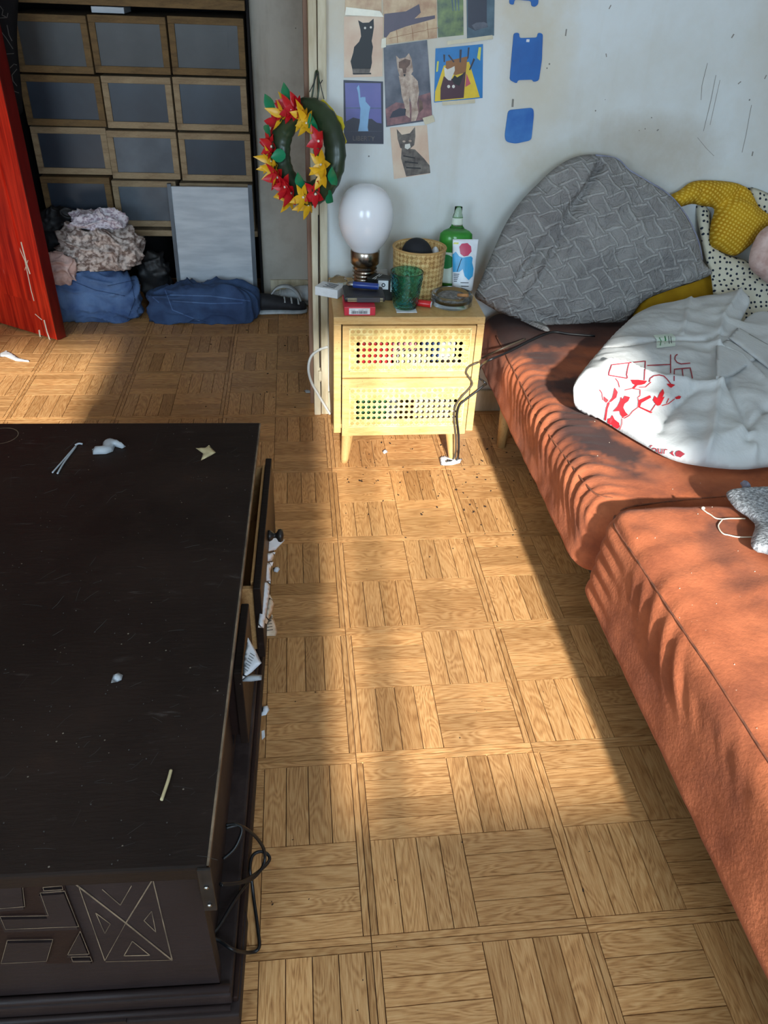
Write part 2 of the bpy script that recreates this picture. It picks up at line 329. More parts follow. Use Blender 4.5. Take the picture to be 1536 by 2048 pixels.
# ------------------------------------------------------------------ mesh helpers
ORG = {}
class B:
    def __init__(s): s.bm = bmesh.new(); s.uv = s.bm.loops.layers.uv.new('UVMap')
    def face(s, pts, uvs=None):
        vs_ = [s.bm.verts.new(p) for p in pts]; f = s.bm.faces.new(vs_)
        if uvs:
            for l, u in zip(f.loops, uvs): l[s.uv].uv = u
        return s
    def mesh(s, verts, faces, uvs=None):
        vv = [s.bm.verts.new(v) for v in verts]
        for f in faces:
            try: fc = s.bm.faces.new([vv[i] for i in f])
            except ValueError: continue
            fc.smooth = True
            if uvs:
                for l, i in zip(fc.loops, f): l[s.uv].uv = uvs[i]
        return s
    def box(s, a, b, bev=0.0, M=None):
        x0, y0, z0 = a; x1, y1, z1 = b
        t = bmesh.new(); bmesh.ops.create_cube(t, size=1.0)
        for v in t.verts: v.co = Vector(((x0 + x1) / 2 + v.co.x * (x1 - x0), (y0 + y1) / 2 + v.co.y * (y1 - y0), (z0 + z1) / 2 + v.co.z * (z1 - z0)))
        if bev: bmesh.ops.bevel(t, geom=t.edges[:], offset=bev, segments=2, profile=0.6, affect='EDGES')
        return s.join(t, M)
    def join(s, t, M=None):
        vm = {}
        for v in t.verts: vm[v] = s.bm.verts.new(M @ v.co if M else v.co)
        for f in t.faces:
            nf = s.bm.faces.new([vm[v] for v in f.verts]); nf.smooth = f.smooth
        t.free(); return s
    def prism(s, pts, n, th, bev=0):
        n = Vector(n).normalized() * th; pts = [Vector(p) for p in pts]
        a = [s.bm.verts.new(p) for p in pts]; b = [s.bm.verts.new(p + n) for p in pts]
        k = len(pts); fs = [s.bm.faces.new(a[::-1]), s.bm.faces.new(b)]
        for i in range(k): fs.append(s.bm.faces.new([a[i], a[(i + 1) % k], b[(i + 1) % k], b[i]]))
        return s
    def lathe(s, prof, c, seg=32, sx=1.0, sy=1.0, axis=None, cap=True, uvm=False):
        c = Vector(c); R = Vector((0, 0, 1)).rotation_difference(Vector(axis).normalized()).to_matrix() if axis else Matrix.Identity(3)
        rings = []; acc = 0; hs = []
        for i, (r, z) in enumerate(prof):
            if i: acc += math.hypot(r - prof[i - 1][0], z - prof[i - 1][1])
            hs.append(acc)
            rings.append([s.bm.verts.new(c + R @ Vector((r * math.cos(2 * math.pi * k / seg) * sx, r * math.sin(2 * math.pi * k / seg) * sy, z))) for k in range(seg)])
        R0 = max(p[0] for p in prof)
        for i in range(len(prof) - 1):
            for k in range(seg):
                f = s.bm.faces.new([rings[i][k], rings[i][(k + 1) % seg], rings[i + 1][(k + 1) % seg], rings[i + 1][k]]); f.smooth = True
                uu = [(2 * math.pi * R0 * k / seg, hs[i]), (2 * math.pi * R0 * (k + 1) / seg, hs[i]), (2 * math.pi * R0 * (k + 1) / seg, hs[i + 1]), (2 * math.pi * R0 * k / seg, hs[i + 1])]
                for l, u in zip(f.loops, uu): l[s.uv].uv = u
        if cap:
            if prof[0][0] > 1e-5: s.bm.faces.new(rings[0][::-1])
            if prof[-1][0] > 1e-5: s.bm.faces.new(rings[-1])
        return s
    def tube(s, pts, r, seg=8, smooth=True, steps=6):
        pts = [Vector(p) for p in pts]
        if smooth and len(pts) > 2: pts = catmull(pts, steps)
        rings = []
        t0 = (pts[1] - pts[0]).normalized(); nrm = t0.orthogonal().normalized()
        for i, p in enumerate(pts):
            tg = (pts[min(i + 1, len(pts) - 1)] - pts[max(i - 1, 0)])
            if tg.length < 1e-7: tg = t0
            tg.normalize(); nrm = (nrm - tg * nrm.dot(tg))
            if nrm.length < 1e-6: nrm = tg.orthogonal()
            nrm.normalize(); bi = tg.cross(nrm); rr = r[min(i, len(r) - 1)] if isinstance(r, list) else r
            rings.append([s.bm.verts.new(p + (nrm * math.cos(2 * math.pi * k / seg) + bi * math.sin(2 * math.pi * k / seg)) * rr) for k in range(seg)])
        for i in range(len(rings) - 1):
            for k in range(seg):
                f = s.bm.faces.new([rings[i][k], rings[i][(k + 1) % seg], rings[i + 1][(k + 1) % seg], rings[i + 1][k]]); f.smooth = True
        s.bm.faces.new(rings[0][::-1]); s.bm.faces.new(rings[-1]); return s
    def build(s, name, mat, parent=None, label=None, cat=None, group=None, kind=None, origin=None):
        bmesh.ops.recalc_face_normals(s.bm, faces=s.bm.faces[:])
        me = bpy.data.meshes.new(name)
        if parent is not None: off = ORG[parent.name]
        elif origin is not None: off = Vector(origin)
        else:
            cs = [v.co for v in s.bm.verts]
            off = Vector(((min(c.x for c in cs) + max(c.x for c in cs)) / 2, (min(c.y for c in cs) + max(c.y for c in cs)) / 2, min(c.z for c in cs)))
        for v in s.bm.verts: v.co = v.co - off
        s.bm.to_mesh(me); s.bm.free()
        me.materials.append(MATS[mat])
        o = bpy.data.objects.new(name, me); COL.objects.link(o)
        if parent is not None: o.parent = parent
        else: o.location = off
        ORG[o.name] = off; tag(o, label, cat, group, kind); return o
def catmull(p, n):
    out = []
    for i in range(len(p) - 1):
        a = p[max(i - 1, 0)]; b = p[i]; c = p[i + 1]; d = p[min(i + 2, len(p) - 1)]
        for k in range(n):
            t = k / n
            out.append(0.5 * ((2 * b) + (c - a) * t + (2 * a - 5 * b + 4 * c - d) * t * t + (3 * b - a - 3 * c + d) * t ** 3))
    out.append(p[-1]); return out
def tag(o, label=None, cat=None, group=None, kind=None):
    if label: o['label'] = label
    if cat: o['category'] = cat
    if group: o['group'] = group
    if kind: o['kind'] = kind
    return o
def thing(name, label, cat, loc, group=None, kind=None):
    o = bpy.data.objects.new(name, None); COL.objects.link(o); o.location = loc; o.empty_display_size = 0.05
    ORG[o.name] = Vector(loc); return tag(o, label, cat, group, kind)
def struct(b, name, mat, parent=None): return b.build(name, mat, parent, kind=None if parent else 'structure')
def boxes(*bs, bev=0.0):
    b = B()
    for a, c in bs: b.box(a, c, bev)
    return b

# soft things: an outline with its own heights, filled and inflated
def seg_dist(P, poly, closed=True):
    d = np.full(len(P), 1e9); n = len(poly)
    for i in range(n if closed else n - 1):
        a = poly[i]; b = poly[(i + 1) % n]; ab = b - a; L2 = max(ab @ ab, 1e-12)
        t = np.clip(((P - a) @ ab) / L2, 0, 1); q = a + t[:, None] * ab
        d = np.minimum(d, np.hypot(P[:, 0] - q[:, 0], P[:, 1] - q[:, 1]))
    return d
def inside(P, poly):
    c = np.zeros(len(P), bool); n = len(poly)
    for i in range(n):
        a = poly[i]; b = poly[(i + 1) % n]
        cond = ((a[1] > P[:, 1]) != (b[1] > P[:, 1]))
        xs = (b[0] - a[0]) * (P[:, 1] - a[1]) / (b[1] - a[1] + 1e-15) + a[0]
        c ^= cond & (P[:, 0] < xs)
    return c
def pouch(outline, n, top, bot, R, step, creases=(), wr=0.0, wrs=14.0, seed=0.0, zmin=None, smooth=True, sharp=False, uvrot=0.0):
    """outline: 3D points; n: thickness axis. Returns verts, faces, uvs, BVH."""
    n = Vector(n).normalized(); pts = [Vector(p) for p in outline]
    if smooth:
        k = 4; q = pts[-1:] + pts + pts[:2]
        pts = catmull(q, k)[k:-k - 1]
    o = sum(pts, Vector()) / len(pts)
    u = Vector((1, 0, 0)); u = (u - n * u.dot(n)).normalized(); v = n.cross(u)
    # resample
    P3 = []
    m = len(pts)
    for i in range(m):
        a = pts[i]; b = pts[(i + 1) % m]; kk = max(1, int((b - a).length / step))
        for j in range(kk): P3.append(a.lerp(b, j / kk))
    poly = np.array([[(p - o).dot(u), (p - o).dot(v)] for p in P3]); wb = np.array([(p - o).dot(n) for p in P3])
    lo = poly.min(0); hi = poly.max(0)
    gx, gy = np.meshgrid(np.arange(lo[0], hi[0], step), np.arange(lo[1], hi[1], step)); gx[1::2] += step / 2
    G = np.stack([gx.ravel(), gy.ravel()], 1); G = G[inside(G, poly)]
    if len(G): G = G[seg_dist(G, poly) > step * 0.5]
    A = np.concatenate([poly, G]) if len(G) else poly
    nb = len(poly)
    res = delaunay_2d_cdt([Vector(a) for a in A.tolist()], [(i, (i + 1) % nb) for i in range(nb)], [], 1, 1e-7)
    V2 = np.array([[p[0], p[1]] for p in res[0]]); faces = [tuple(f) for f in res[2]]
    d = seg_dist(V2, poly)
    isb = d < 1e-5
    D = ((V2[:, None, :] - poly[None, :, :]) ** 2).sum(-1) + 1e-8
    Wt = 1 / D ** 1.3; w0 = (Wt * wb).sum(1) / Wt.sum(1)
    t = np.clip(d / R, 0, 1); pr = np.sqrt(1 - (1 - t) ** 2)
    wt = w0 + top * pr; wl = w0 - bot * pr
    fade = np.clip(d / (step * 2.5), 0, 1)
    for poly_c, amp, wid in creases:
        cp = np.array([[(Vector(p) - o).dot(u), (Vector(p) - o).dot(v)] for p in poly_c])
        dc = seg_dist(V2, cp, False); wt = wt + amp * np.exp(-(dc / wid) ** 1.25) * fade
    if wr:
        nz = np.array([noise.fractal(Vector((a[0] * wrs + seed, a[1] * wrs, seed)), 0.9, 2.0, 4) for a in V2])
        rg = np.array([1 - abs(noise.noise(Vector((a[0] * wrs * 0.7 + seed, a[1] * wrs * 1.6, seed + 5)))) for a in V2])
        wt = wt + wr * (0.7 * nz + 1.2 * (rg - 0.8)) * fade
    def W(a, h): 
        p = o + u * float(a[0]) + v * float(a[1]) + n * float(h)
        if zmin is not None and p.z < zmin: p.z = zmin
        return p
    vt = [W(a, h) for a, h in zip(V2, wt)]
    verts = list(vt); uvs = [(float(a[0]), float(a[1])) for a in V2]
    mp = {}
    for i in range(len(V2)):
        if isb[i]: mp[i] = i
        else: mp[i] = len(verts); verts.append(W(V2[i], wl[i])); uvs.append(uvs[i])
    fs = list(faces) + [tuple(mp[i] for i in f[::-1]) for f in faces]
    fs = [f for f in fs if len(set(f)) == 3]
    bv = BVHTree.FromPolygons(vt, faces)
    return verts, fs, uvs, bv
def soft(name, mat, outline, n, top, bot, R, step, parent=None, label=None, cat=None, group=None, **kw):
    v, f, uv, bv = pouch(outline, n, top, bot, R, step, **kw)
    o = B().mesh(v, f, uv).build(name, mat, parent, label, cat, group)
    return o, bv
def hit(bv, x, y, lift=0.0012):
    d = ray(x, y).normalized(); h = bv.ray_cast(CAM, d)
    return None if h[0] is None else h[0] - d * lift
def stroke_on(b, bv, pts, wpx, plane=None, lift=0.0012):
    """a painted line lying on a surface"""
    q = []
    for i in range(len(pts) - 1):
        a, c = pts[i], pts[i + 1]; k = max(1, int(math.hypot(c[0] - a[0], c[1] - a[1]) / 3))
        for j in range(k): q.append((a[0] + (c[0] - a[0]) * j / k, a[1] + (c[1] - a[1]) * j / k))
    q.append(pts[-1]); prev = None
    for i, (x, y) in enumerate(q):
        x0, y0 = q[max(i - 1, 0)]; x1, y1 = q[min(i + 1, len(q) - 1)]; L = math.hypot(x1 - x0, y1 - y0) or 1
        nx, ny = -(y1 - y0) / L * wpx / 2, (x1 - x0) / L * wpx / 2
        f = plane if plane else (lambda a, c: hit(bv, a, c, lift))
        A, C_ = f(x + nx, y + ny), f(x - nx, y - ny)
        if A is None or C_ is None: prev = None; continue
        cur = (b.bm.verts.new(A), b.bm.verts.new(C_))
        if prev: b.bm.faces.new([prev[0], cur[0], cur[1], prev[1]])
        prev = cur
    return b
def fill_on(b, bv, poly, step=5, lift=0.0012):
    P = np.array(poly, float); lo = P.min(0); hi = P.max(0)
    R = []
    for i in range(len(P)):
        a = P[i]; c = P[(i + 1) % len(P)]; k = max(1, int(np.hypot(*(c - a)) / step))
        R += [a + (c - a) * j / k for j in range(k)]
    R = np.array(R); gx, gy = np.meshgrid(np.arange(lo[0], hi[0], step), np.arange(lo[1], hi[1], step))
    G = np.stack([gx.ravel(), gy.ravel()], 1); G = G[inside(G, R)]
    if len(G): G = G[seg_dist(G, R) > step * 0.5]
    A = np.concatenate([R, G]) if len(G) else R; nb = len(R)
    res = delaunay_2d_cdt([Vector(a) for a in A.tolist()], [(i, (i + 1) % nb) for i in range(nb)], [], 1, 1e-6)
    vv = []
    for p in res[0]:
        h = hit(bv, p[0], p[1], lift); vv.append(b.bm.verts.new(h) if h is not None else None)
    for f in res[2]:
        if all(vv[i] is not None for i in f):
            try: b.bm.faces.new([vv[i] for i in f])
            except ValueError: pass
    return b
def blob(c, r, nz=0.02, fr=6.0, seed=0.0, e=0.75, seg=56, rings=32, zmin=0.0, ridge=0.0):
    """a stuffed, creased body resting on the floor"""
    b = B(); V = []
    c = Vector(c)
    sg = lambda x, p: math.copysign(abs(x) ** p, x)
    for i in range(rings + 1):
        th = math.pi * i / rings
        for k in range(seg):
            ph = 2 * math.pi * k / seg
            d = Vector((sg(math.sin(th), e) * sg(math.cos(ph), e), sg(math.sin(th), e) * sg(math.sin(ph), e), sg(math.cos(th), e)))
            p = Vector((d.x * r[0], d.y * r[1], d.z * r[2]))
            q = p * fr + Vector((seed, seed * 2, seed * 3))
            m = nz * noise.noise(q * 0.6)
            if ridge:
                wq = q + 0.9 * noise.noise_vector(q * 0.7); wq = Vector((wq.x, wq.y, wq.z * 1.7))
                m += ridge * ((1 - abs(noise.noise(wq * 0.9))) ** 5 + 0.55 * (1 - abs(noise.noise(wq * 1.9 + Vector((7, 1, 3))))) ** 6 - 0.35)
            p = p + d.normalized() * m + c
            if p.z < zmin: p.z = zmin
            V.append(p)
    F = []
    for i in range(rings):
        for k in range(seg): F.append((i * seg + k, i * seg + (k + 1) % seg, (i + 1) * seg + (k + 1) % seg, (i + 1) * seg + k))
    F = [tuple(dict.fromkeys(f)) for f in F]
    return b.mesh(V, F, [(v.x, v.z) for v in V])
def ribbon(b, pts, width, side, th=0.002):
    pts = catmull([Vector(p) for p in pts], 6); s_ = Vector(side).normalized() * width / 2
    vs1 = []; 
    for i, p in enumerate(pts):
        tg = (pts[min(i + 1, len(pts) - 1)] - pts[max(i - 1, 0)]).normalized(); nn = tg.cross(s_).normalized() * th / 2
        vs1.append([b.bm.verts.new(p + s_ + nn), b.bm.verts.new(p - s_ + nn), b.bm.verts.new(p - s_ - nn), b.bm.verts.new(p + s_ - nn)])
    for i in range(len(vs1) - 1):
        for k in range(4):
            f = b.bm.faces.new([vs1[i][k], vs1[i][(k + 1) % 4], vs1[i + 1][(k + 1) % 4], vs1[i + 1][k]]); f.smooth = True
    b.bm.faces.new(vs1[0]); b.bm.faces.new(vs1[-1][::-1]); return b

# ================================================================== THE SETTING
XL, XR, YB, ZC = -1.78, 1.9, 3.05, 2.5
WY = 2.02                                   # wall with the postcards
L = 0.333; FR = 0.0115; BL = (L - 2 * FR) / 2; ST = BL / 4; GAP = 0.0008; PT = 0.004
floor = struct(boxes(((XL, WIN_Y, -0.08), (XR, 3.6, -0.0035))), 'floor', 'seam_dark')
def plank_mesh(name, lx, ly, mat):
    b = B(); lx -= GAP; ly -= GAP
    z0, z1 = -0.0035, 0.0; e = 0.0004
    top = [(-lx / 2 + e, -ly / 2 + e, z1), (lx / 2 - e, -ly / 2 + e, z1), (lx / 2 - e, ly / 2 - e, z1), (-lx / 2 + e, ly / 2 - e, z1)]
    bot = [(-lx / 2, -ly / 2, z0), (lx / 2, -ly / 2, z0), (lx / 2, ly / 2, z0), (-lx / 2, ly / 2, z0)]
    b.mesh(top + bot, [(0, 1, 2, 3), (4, 5, 1, 0), (5, 6, 2, 1), (6, 7, 3, 2), (7, 4, 0, 3)], [(p[0], p[1]) for p in top + bot])
    for f in b.bm.faces: f.smooth = False
    bmesh.ops.recalc_face_normals(b.bm, faces=b.bm.faces[:])
    me = bpy.data.meshes.new(name); b.bm.to_mesh(me); b.bm.free(); me.materials.append(MATS[mat]); return me
ME_P = plank_mesh('plank', BL, ST, 'oak'); ME_L = plank_mesh('border_strip_long', L, FR, 'oak'); ME_S = plank_mesh('border_strip', L - 2 * FR, FR, 'oak')
PIECES = []                                 # (kind, x, y, rot)
for i in range(-6, 6):
    for j in range(-4, 10):
        x0, y0 = i * L, j * L
        if x0 + L > XR or x0 < XL - 0.3 or y0 + L > 3.4: continue
        for bi in range(2):
            for bj in range(2):
                horiz = (bi + bj) % 2 == 1
                cx, cy = x0 + FR + BL * (bi + 0.5), y0 + FR + BL * (bj + 0.5)
                for k in range(4):
                    o = (k - 1.5) * ST
                    PIECES.append(('p', cx, cy + o, 0) if horiz else ('p', cx + o, cy, 1))
        PIECES += [('l', x0 + L / 2, y0 + FR / 2, 0), ('l', x0 + L / 2, y0 + L - FR / 2, 0), ('s', x0 + FR / 2, y0 + L / 2, 1), ('s', x0 + L - FR / 2, y0 + L / 2, 1)]
def seen(x, y):
    if y < 0.1: return False
    X, Y, k = to_px((x, y, 0))
    if not (-20 < X < 1556 and -20 < Y < 2068): return False
    if x < -0.19 and 0.27 < y < 1.9: return False
    if x > 0.62 and y < 2.0: return False
    if x > -0.02 and y > 1.98: return False
    if y > 2.95: return False
    return True
vis = sorted([(to_px((p[1], p[2], 0))[2], i) for i, p in enumerate(PIECES) if seen(p[1], p[2])])
top_p = set([i for _, i in vis if PIECES[i][0] == 'p'][:300]); top_b = set([i for _, i in vis if PIECES[i][0] != 'p'][:200])
rest = B()
for i, (kd, x, y, r) in enumerate(PIECES):
    me = {'p': ME_P, 'l': ME_L, 's': ME_S}[kd]
    if i in top_p or i in top_b:
        o = bpy.data.objects.new('plank' if kd == 'p' else 'border_strip', me); COL.objects.link(o); o.parent = floor
        o.location = Vector((x, y, 0)) - ORG[floor.name]; o.rotation_euler = (0, 0, math.pi / 2 if r else 0)
    else:
        c, s = (0, 1) if r else (1, 0)
        vv = [Vector((x + c * v.co.x - s * v.co.y, y + s * v.co.x + c * v.co.y, v.co.z)) for v in me.vertices]
        rest.mesh(vv, [tuple(p.vertices) for p in me.polygons], [(v.co.x, v.co.y) for v in me.vertices])
for f in rest.bm.faces: f.smooth = False
rest.build('planks', 'oak_far', floor, kind='stuff')

struct(boxes(((XL - 0.1, WIN_Y - 0.1, ZC), (XR + 0.1, 3.6, ZC + 0.1))), 'ceiling', 'ceiling_paint')
struct(boxes(((XL - 0.1, WIN_Y - 0.1, -0.08), (XL, 3.6, ZC))), 'wall_left', 'wall_old')
struct(boxes(((XR, WIN_Y - 0.1, -0.08), (XR + 0.1, 3.6, ZC))), 'wall_right', 'wall_paint')
wf = WIN_Y - 0.05
struct(boxes(((XL, wf, -0.08), (XR, WIN_Y, WZ0)), ((XL, wf, WZ1), (XR, WIN_Y, ZC)), ((XL, wf, WZ0), (W2X0, WIN_Y, WZ1)),
             ((W2X1, wf, WZ0), (W1X0, WIN_Y, WZ1)), ((W1X1, wf, WZ0), (XR, WIN_Y, WZ1))), 'wall_front', 'wall_paint')
def window(name, x0, x1, mull):
    f = 0.012
    o = struct(boxes(((x0, wf, WZ0), (x0 + f, WIN_Y, WZ1)), ((x1 - f, wf, WZ0), (x1, WIN_Y, WZ1)), ((x0 + f, wf, WZ0), (x1 - f, WIN_Y, WZ0 + f)), ((x0 + f, wf, WZ1 - f), (x1 - f, WIN_Y, WZ1))), name, 'casing_paint')
    for mx, mw in mull: boxes(((mx - mw / 2, wf + 0.01, WZ0 + f), (mx + mw / 2, wf + 0.04, WZ1 - f))).build('mullion', 'casing_paint', o)
window('window_1', W1X0, W1X1, [(0.022, 0.034), (0.165, 0.012)])
window('window_2', W2X0, W2X1, [(-1.3, 0.05)])
# partition with the postcards, its end faced by a painted door casing
struct(boxes(((0.004, WY, -0.003), (XR, WY + 0.1, ZC))), 'wall_back', 'wall_paint')
b = boxes(((0.004, WY - 0.012, 0.0), (XR, WY, 0.075)), bev=0.003); struct(b, 'baseboard_back', 'casing_paint')
tr = struct(boxes(((-0.041, WY - 0.022, 0.0), (-0.020, WY + 0.125, ZC)), ((-0.018, WY - 0.018, 0.0), (0.004, WY + 0.12, ZC)), bev=0.003), 'trim_1', 'casing_paint')
b = boxes(((-0.020, WY - 0.010, 0.0), (-0.018, WY + 0.1, ZC))); b.build('groove', 'seam_dark', tr)
boxes(((-0.052, WY + 0.06, 0.0), (-0.041, WY + 0.125, ZC)), bev=0.002).build('jamb_edge', 'jamb_wood', tr)
# room behind the opening: old plaster with the shelf niche
NX0, NX1 = -1.13, -0.228
struct(boxes(((NX1, YB, -0.003), (1.0, YB + 0.1, ZC))), 'wall_plaster', 'wall_old')
struct(boxes(((NX1, YB + 0.1, -0.003), (NX1 + 0.05, 3.5, ZC)), ((NX0 - 0.05, YB, -0.003), (NX0, 3.5, ZC)), ((NX0, 3.45, -0.003), (NX1, 3.5, ZC))), 'wall_niche', 'dark_fabric')
struct(boxes(((XL, YB, -0.003), (NX0 - 0.05, YB + 0.1, ZC))), 'wall_corner', 'wall_old')
struct(boxes(((0.95, WY + 0.1, -0.003), (1.0, YB, ZC))), 'wall_side', 'wall_old')
struct(boxes(((-0.20, YB - 0.012, 0.0), (0.95, YB, 0.09)), bev=0.003), 'baseboard_plaster', 'casing_paint')

# red door standing ajar
d0 = Vector((-0.985, 2.605, 0)); dd = Vector((-0.83, 0.557, 0)).normalized(); dn = Vector((dd.y, -dd.x, 0)); dn = dn if dn.y > 0 else -dn
door = thing('door_1', None, None, d0, kind='structure')
B().prism([d0 + Vector((0, 0, 0.008)), d0 + dd * 0.78 + Vector((0, 0, 0.008)), d0 + dd * 0.78 + Vector((0, 0, 2.03)), d0 + Vector((0, 0, 2.03))], dn, 0.04).build('door_leaf', 'door_red', door)
e0 = d0 - dd * 0.004 + Vector((0, 0, 0.008)); B().prism([e0, e0 + dd * 0.004, e0 + dd * 0.004 + Vector((0, 0, 2.022)), e0 + Vector((0, 0, 2.022))], dn, 0.04).build('door_edge_strip', 'door_edge', door)
pn = d0 + dd * 0.09 - dn * 0.004
for za, zb in ((0.14, 0.9), (1.02, 1.9)):
    B().prism([pn + Vector((0, 0, za)), pn + dd * 0.6 + Vector((0, 0, za)), pn + dd * 0.6 + Vector((0, 0, zb)), pn + Vector((0, 0, zb))], dn, 0.0045).build('door_panel', 'door_red', door)
# worn white scratches in the paint
b = B(); fpl = lambda x, y: ppl(x, y, d0 - dn * 0.0007, dn)
for pts, wv_ in [([(20, 437), (28, 463), (36, 490), (50, 522), (62, 580), (68, 602)], 1.6), ([(42, 484), (54, 530), (60, 548)], 2.4), ([(0, 372), (6, 400)], 1.5), ([(78, 660), (82, 684)], 3), ([(88, 640), (94, 664), (101, 684)], 2.5), ([(56, 520), (48, 545)], 1.2), ([(70, 628), (84, 640)], 1.4), ([(15, 455), (18, 470)], 2.2)]:
    stroke_on(b, None, pts, wv_, fpl)
b.build('scratches', 'bead', door)

# ================================================================== BOXES ON THE SHELF
SHY = 3.0
def px_rect(x0, x1, y0, y1, Y):
    a = py(x0, (y0 + y1) / 2, Y); c = py(x1, (y0 + y1) / 2, Y); t = py((x0 + x1) / 2, y0, Y); q = py((x0 + x1) / 2, y1, Y)
    return a.x, c.x, q.z, t.z
rows = [('top', [(27, 180, 28, 147, 'box_window_grey', 'cardboard'), (181, 336, 31, 149, 'box_window_grey', 'cardboard'), (338, 490, 34, 153, 'box_window_grey', 'cardboard')]),
        ('second', [(45, 206, 150, 253, 'box_window_blue', 'cardboard'), (207, 346, 153, 259, 'box_window_blue', 'cardboard_pale'), (348, 495, 156, 264, 'box_window_blue', 'cardboard_pale')]),
        ('third', [(66, 217, 255, 351, 'box_window_blue', 'cardboard_pale'), (218, 357, 262, 359, 'box_window_pale', 'cardboard_pale'), (359, 503, 267, 364, 'box_window_blue', 'cardboard_pale')]),
        ('lowest', [(88, 226, 354, 452, 'box_window_blue', 'cardboard'), (228, 356, 362, 455, 'box_window_pale', 'cardboard_pale'), (362, 508, 368, 462, 'box_window_pale', 'cardboard_pale')])]
cols = ['beside the red door', 'in the middle column', 'beside the plaster wall']
FILL = {'top': 'smoky grey window', 'second': 'dark blue window', 'third': 'blue window', 'lowest': 'window panel'}
zrow = {}
for rn, bs in rows:
    for ci, (x0, x1, y0, y1, wm, fm) in enumerate(bs):
        a, c, z0, z1 = px_rect(x0, x1, y0, y1, SHY)
        a = max(a, NX0 + 0.004); c = min(c, NX1 - 0.012)
        zrow[(rn, ci)] = (a, c, z0, z1)
        jit = 0.006 * ((ci * 7 + len(rn)) % 3)
        Y = SHY + jit
        t = thing('storage_box', 'framed cardboard storage box with %s, %s row of shelf, %s' % (FILL[rn], rn, cols[ci]), 'box', ((a + c) / 2, Y + 0.15, z0), 'storage boxes stacked in the niche')
        g = 0.0015; fw = 0.024
        boxes(((a + g, Y + 0.012, z0 + g), (c - g, Y + 0.32, z1 - g)), bev=0.003).build('body', fm, t)
        for q in (((a + g, Y, z0 + g), (c - g, Y + 0.012, z0 + fw)), ((a + g, Y, z1 - fw), (c - g, Y + 0.012, z1 - g)), ((a + g, Y, z0 + fw), (a + fw, Y + 0.012, z1 - fw)), ((c - fw, Y, z0 + fw), (c - g, Y + 0.012, z1 - fw))):
            boxes(q, bev=0.002).build('frame_rail', fm, t)
        p = boxes(((a + fw, Y + 0.006, z0 + fw), (c - fw, Y + 0.0115, z1 - fw))).build('window_panel', wm, t)
        if rn == 'top' and ci == 2:
            boxes(((a + 0.105, Y + 0.0045, z0 + 0.07), (c - 0.06, Y + 0.006, z1 - 0.045))).build('inner_label', 'box_window_grey', p)
a, c, z0, z1 = zrow[('lowest', 0)]
# shelf boards below and above
zt = py(260, 13, SHY).z; zl = min(v[2] for k, v in zrow.items() if k[0] == 'lowest')
sh = thing('shelf_rack', 'dark wooden shelf rack holding the stacked storage boxes', 'shelf', ((NX0 + NX1) / 2, 3.2, 0))
boxes(((NX0 + 0.002, SHY + 0.012, zl - 0.026), (NX1 - 0.012, 3.42, zl - 0.003)), bev=0.002).build('shelf_board', 'cardboard_pale', sh)
boxes(((NX0 + 0.002, SHY - 0.004, zt), (NX1 - 0.012, 3.42, zt + 0.03)), bev=0.002).build('shelf_board', 'cardboard', sh)
boxes(((NX1 - 0.010, SHY + 0.02, 0.0), (NX1 - 0.002, 3.42, ZC - 0.3)), ((NX0 + 0.0, SHY + 0.02, 0.0), (NX0 + 0.003, 3.42, ZC - 0.3))).build('side_panel', 'dark_fabric', sh)
a, c, _, _ = px_rect(180, 246, 15, 27, SHY)
lb = py(212, 27, SHY).z
boxes(((a, SHY + 0.02, lb), (c, SHY + 0.16, zt - 0.004)), bev=0.002).build('flat_box', 'board_white', None, 'small grey box with printed label, under the upper shelf board', 'box')
# two brown cartons standing on the upper board
for i, (x0, x1) in enumerate(((24, 172), (176, 482))):
    a, c, _, _ = px_rect(x0, x1, -60, 2, SHY)
    c = min(c, NX1 - 0.014); a = max(a, NX0 + 0.006)
    boxes(((a, SHY + 0.02, zt + 0.031), (c, 3.35, zt + 0.24)), bev=0.004).build('carton', 'cardboard', None, ('narrow' if i == 0 else 'wide') + ' brown carton standing on the upper shelf board', 'box')
# pale board leaning in front of the lower boxes
a, c, z0, z1 = px_rect(350, 503, 374, 545, 2.975)
bd = thing('leaning_board', 'pale translucent plastic board leaning against the lower storage boxes', 'board', ((a + c) / 2, 2.96, 0))
zb = 0.02
B().prism([(a, 2.93, zb), (c, 2.93, zb), (c, 2.972, z1), (a, 2.972, z1)], (0, 1, 0), 0.012).build('panel', 'board_white', bd)
bb = B()
for p in (((a - 0.01, 2.926, zb), (a + 0.004, 2.926, zb), (a + 0.004, 2.968, z1 + 0.01), (a - 0.01, 2.968, z1 + 0.01)), ((c - 0.004, 2.926, zb), (c + 0.012, 2.926, zb), (c + 0.012, 2.968, z1 + 0.01), (c - 0.004, 2.968, z1 + 0.01))):
    B().prism(p, (0, 1, 0), 0.018).build('edge_strip', 'box_window_pale', bd)

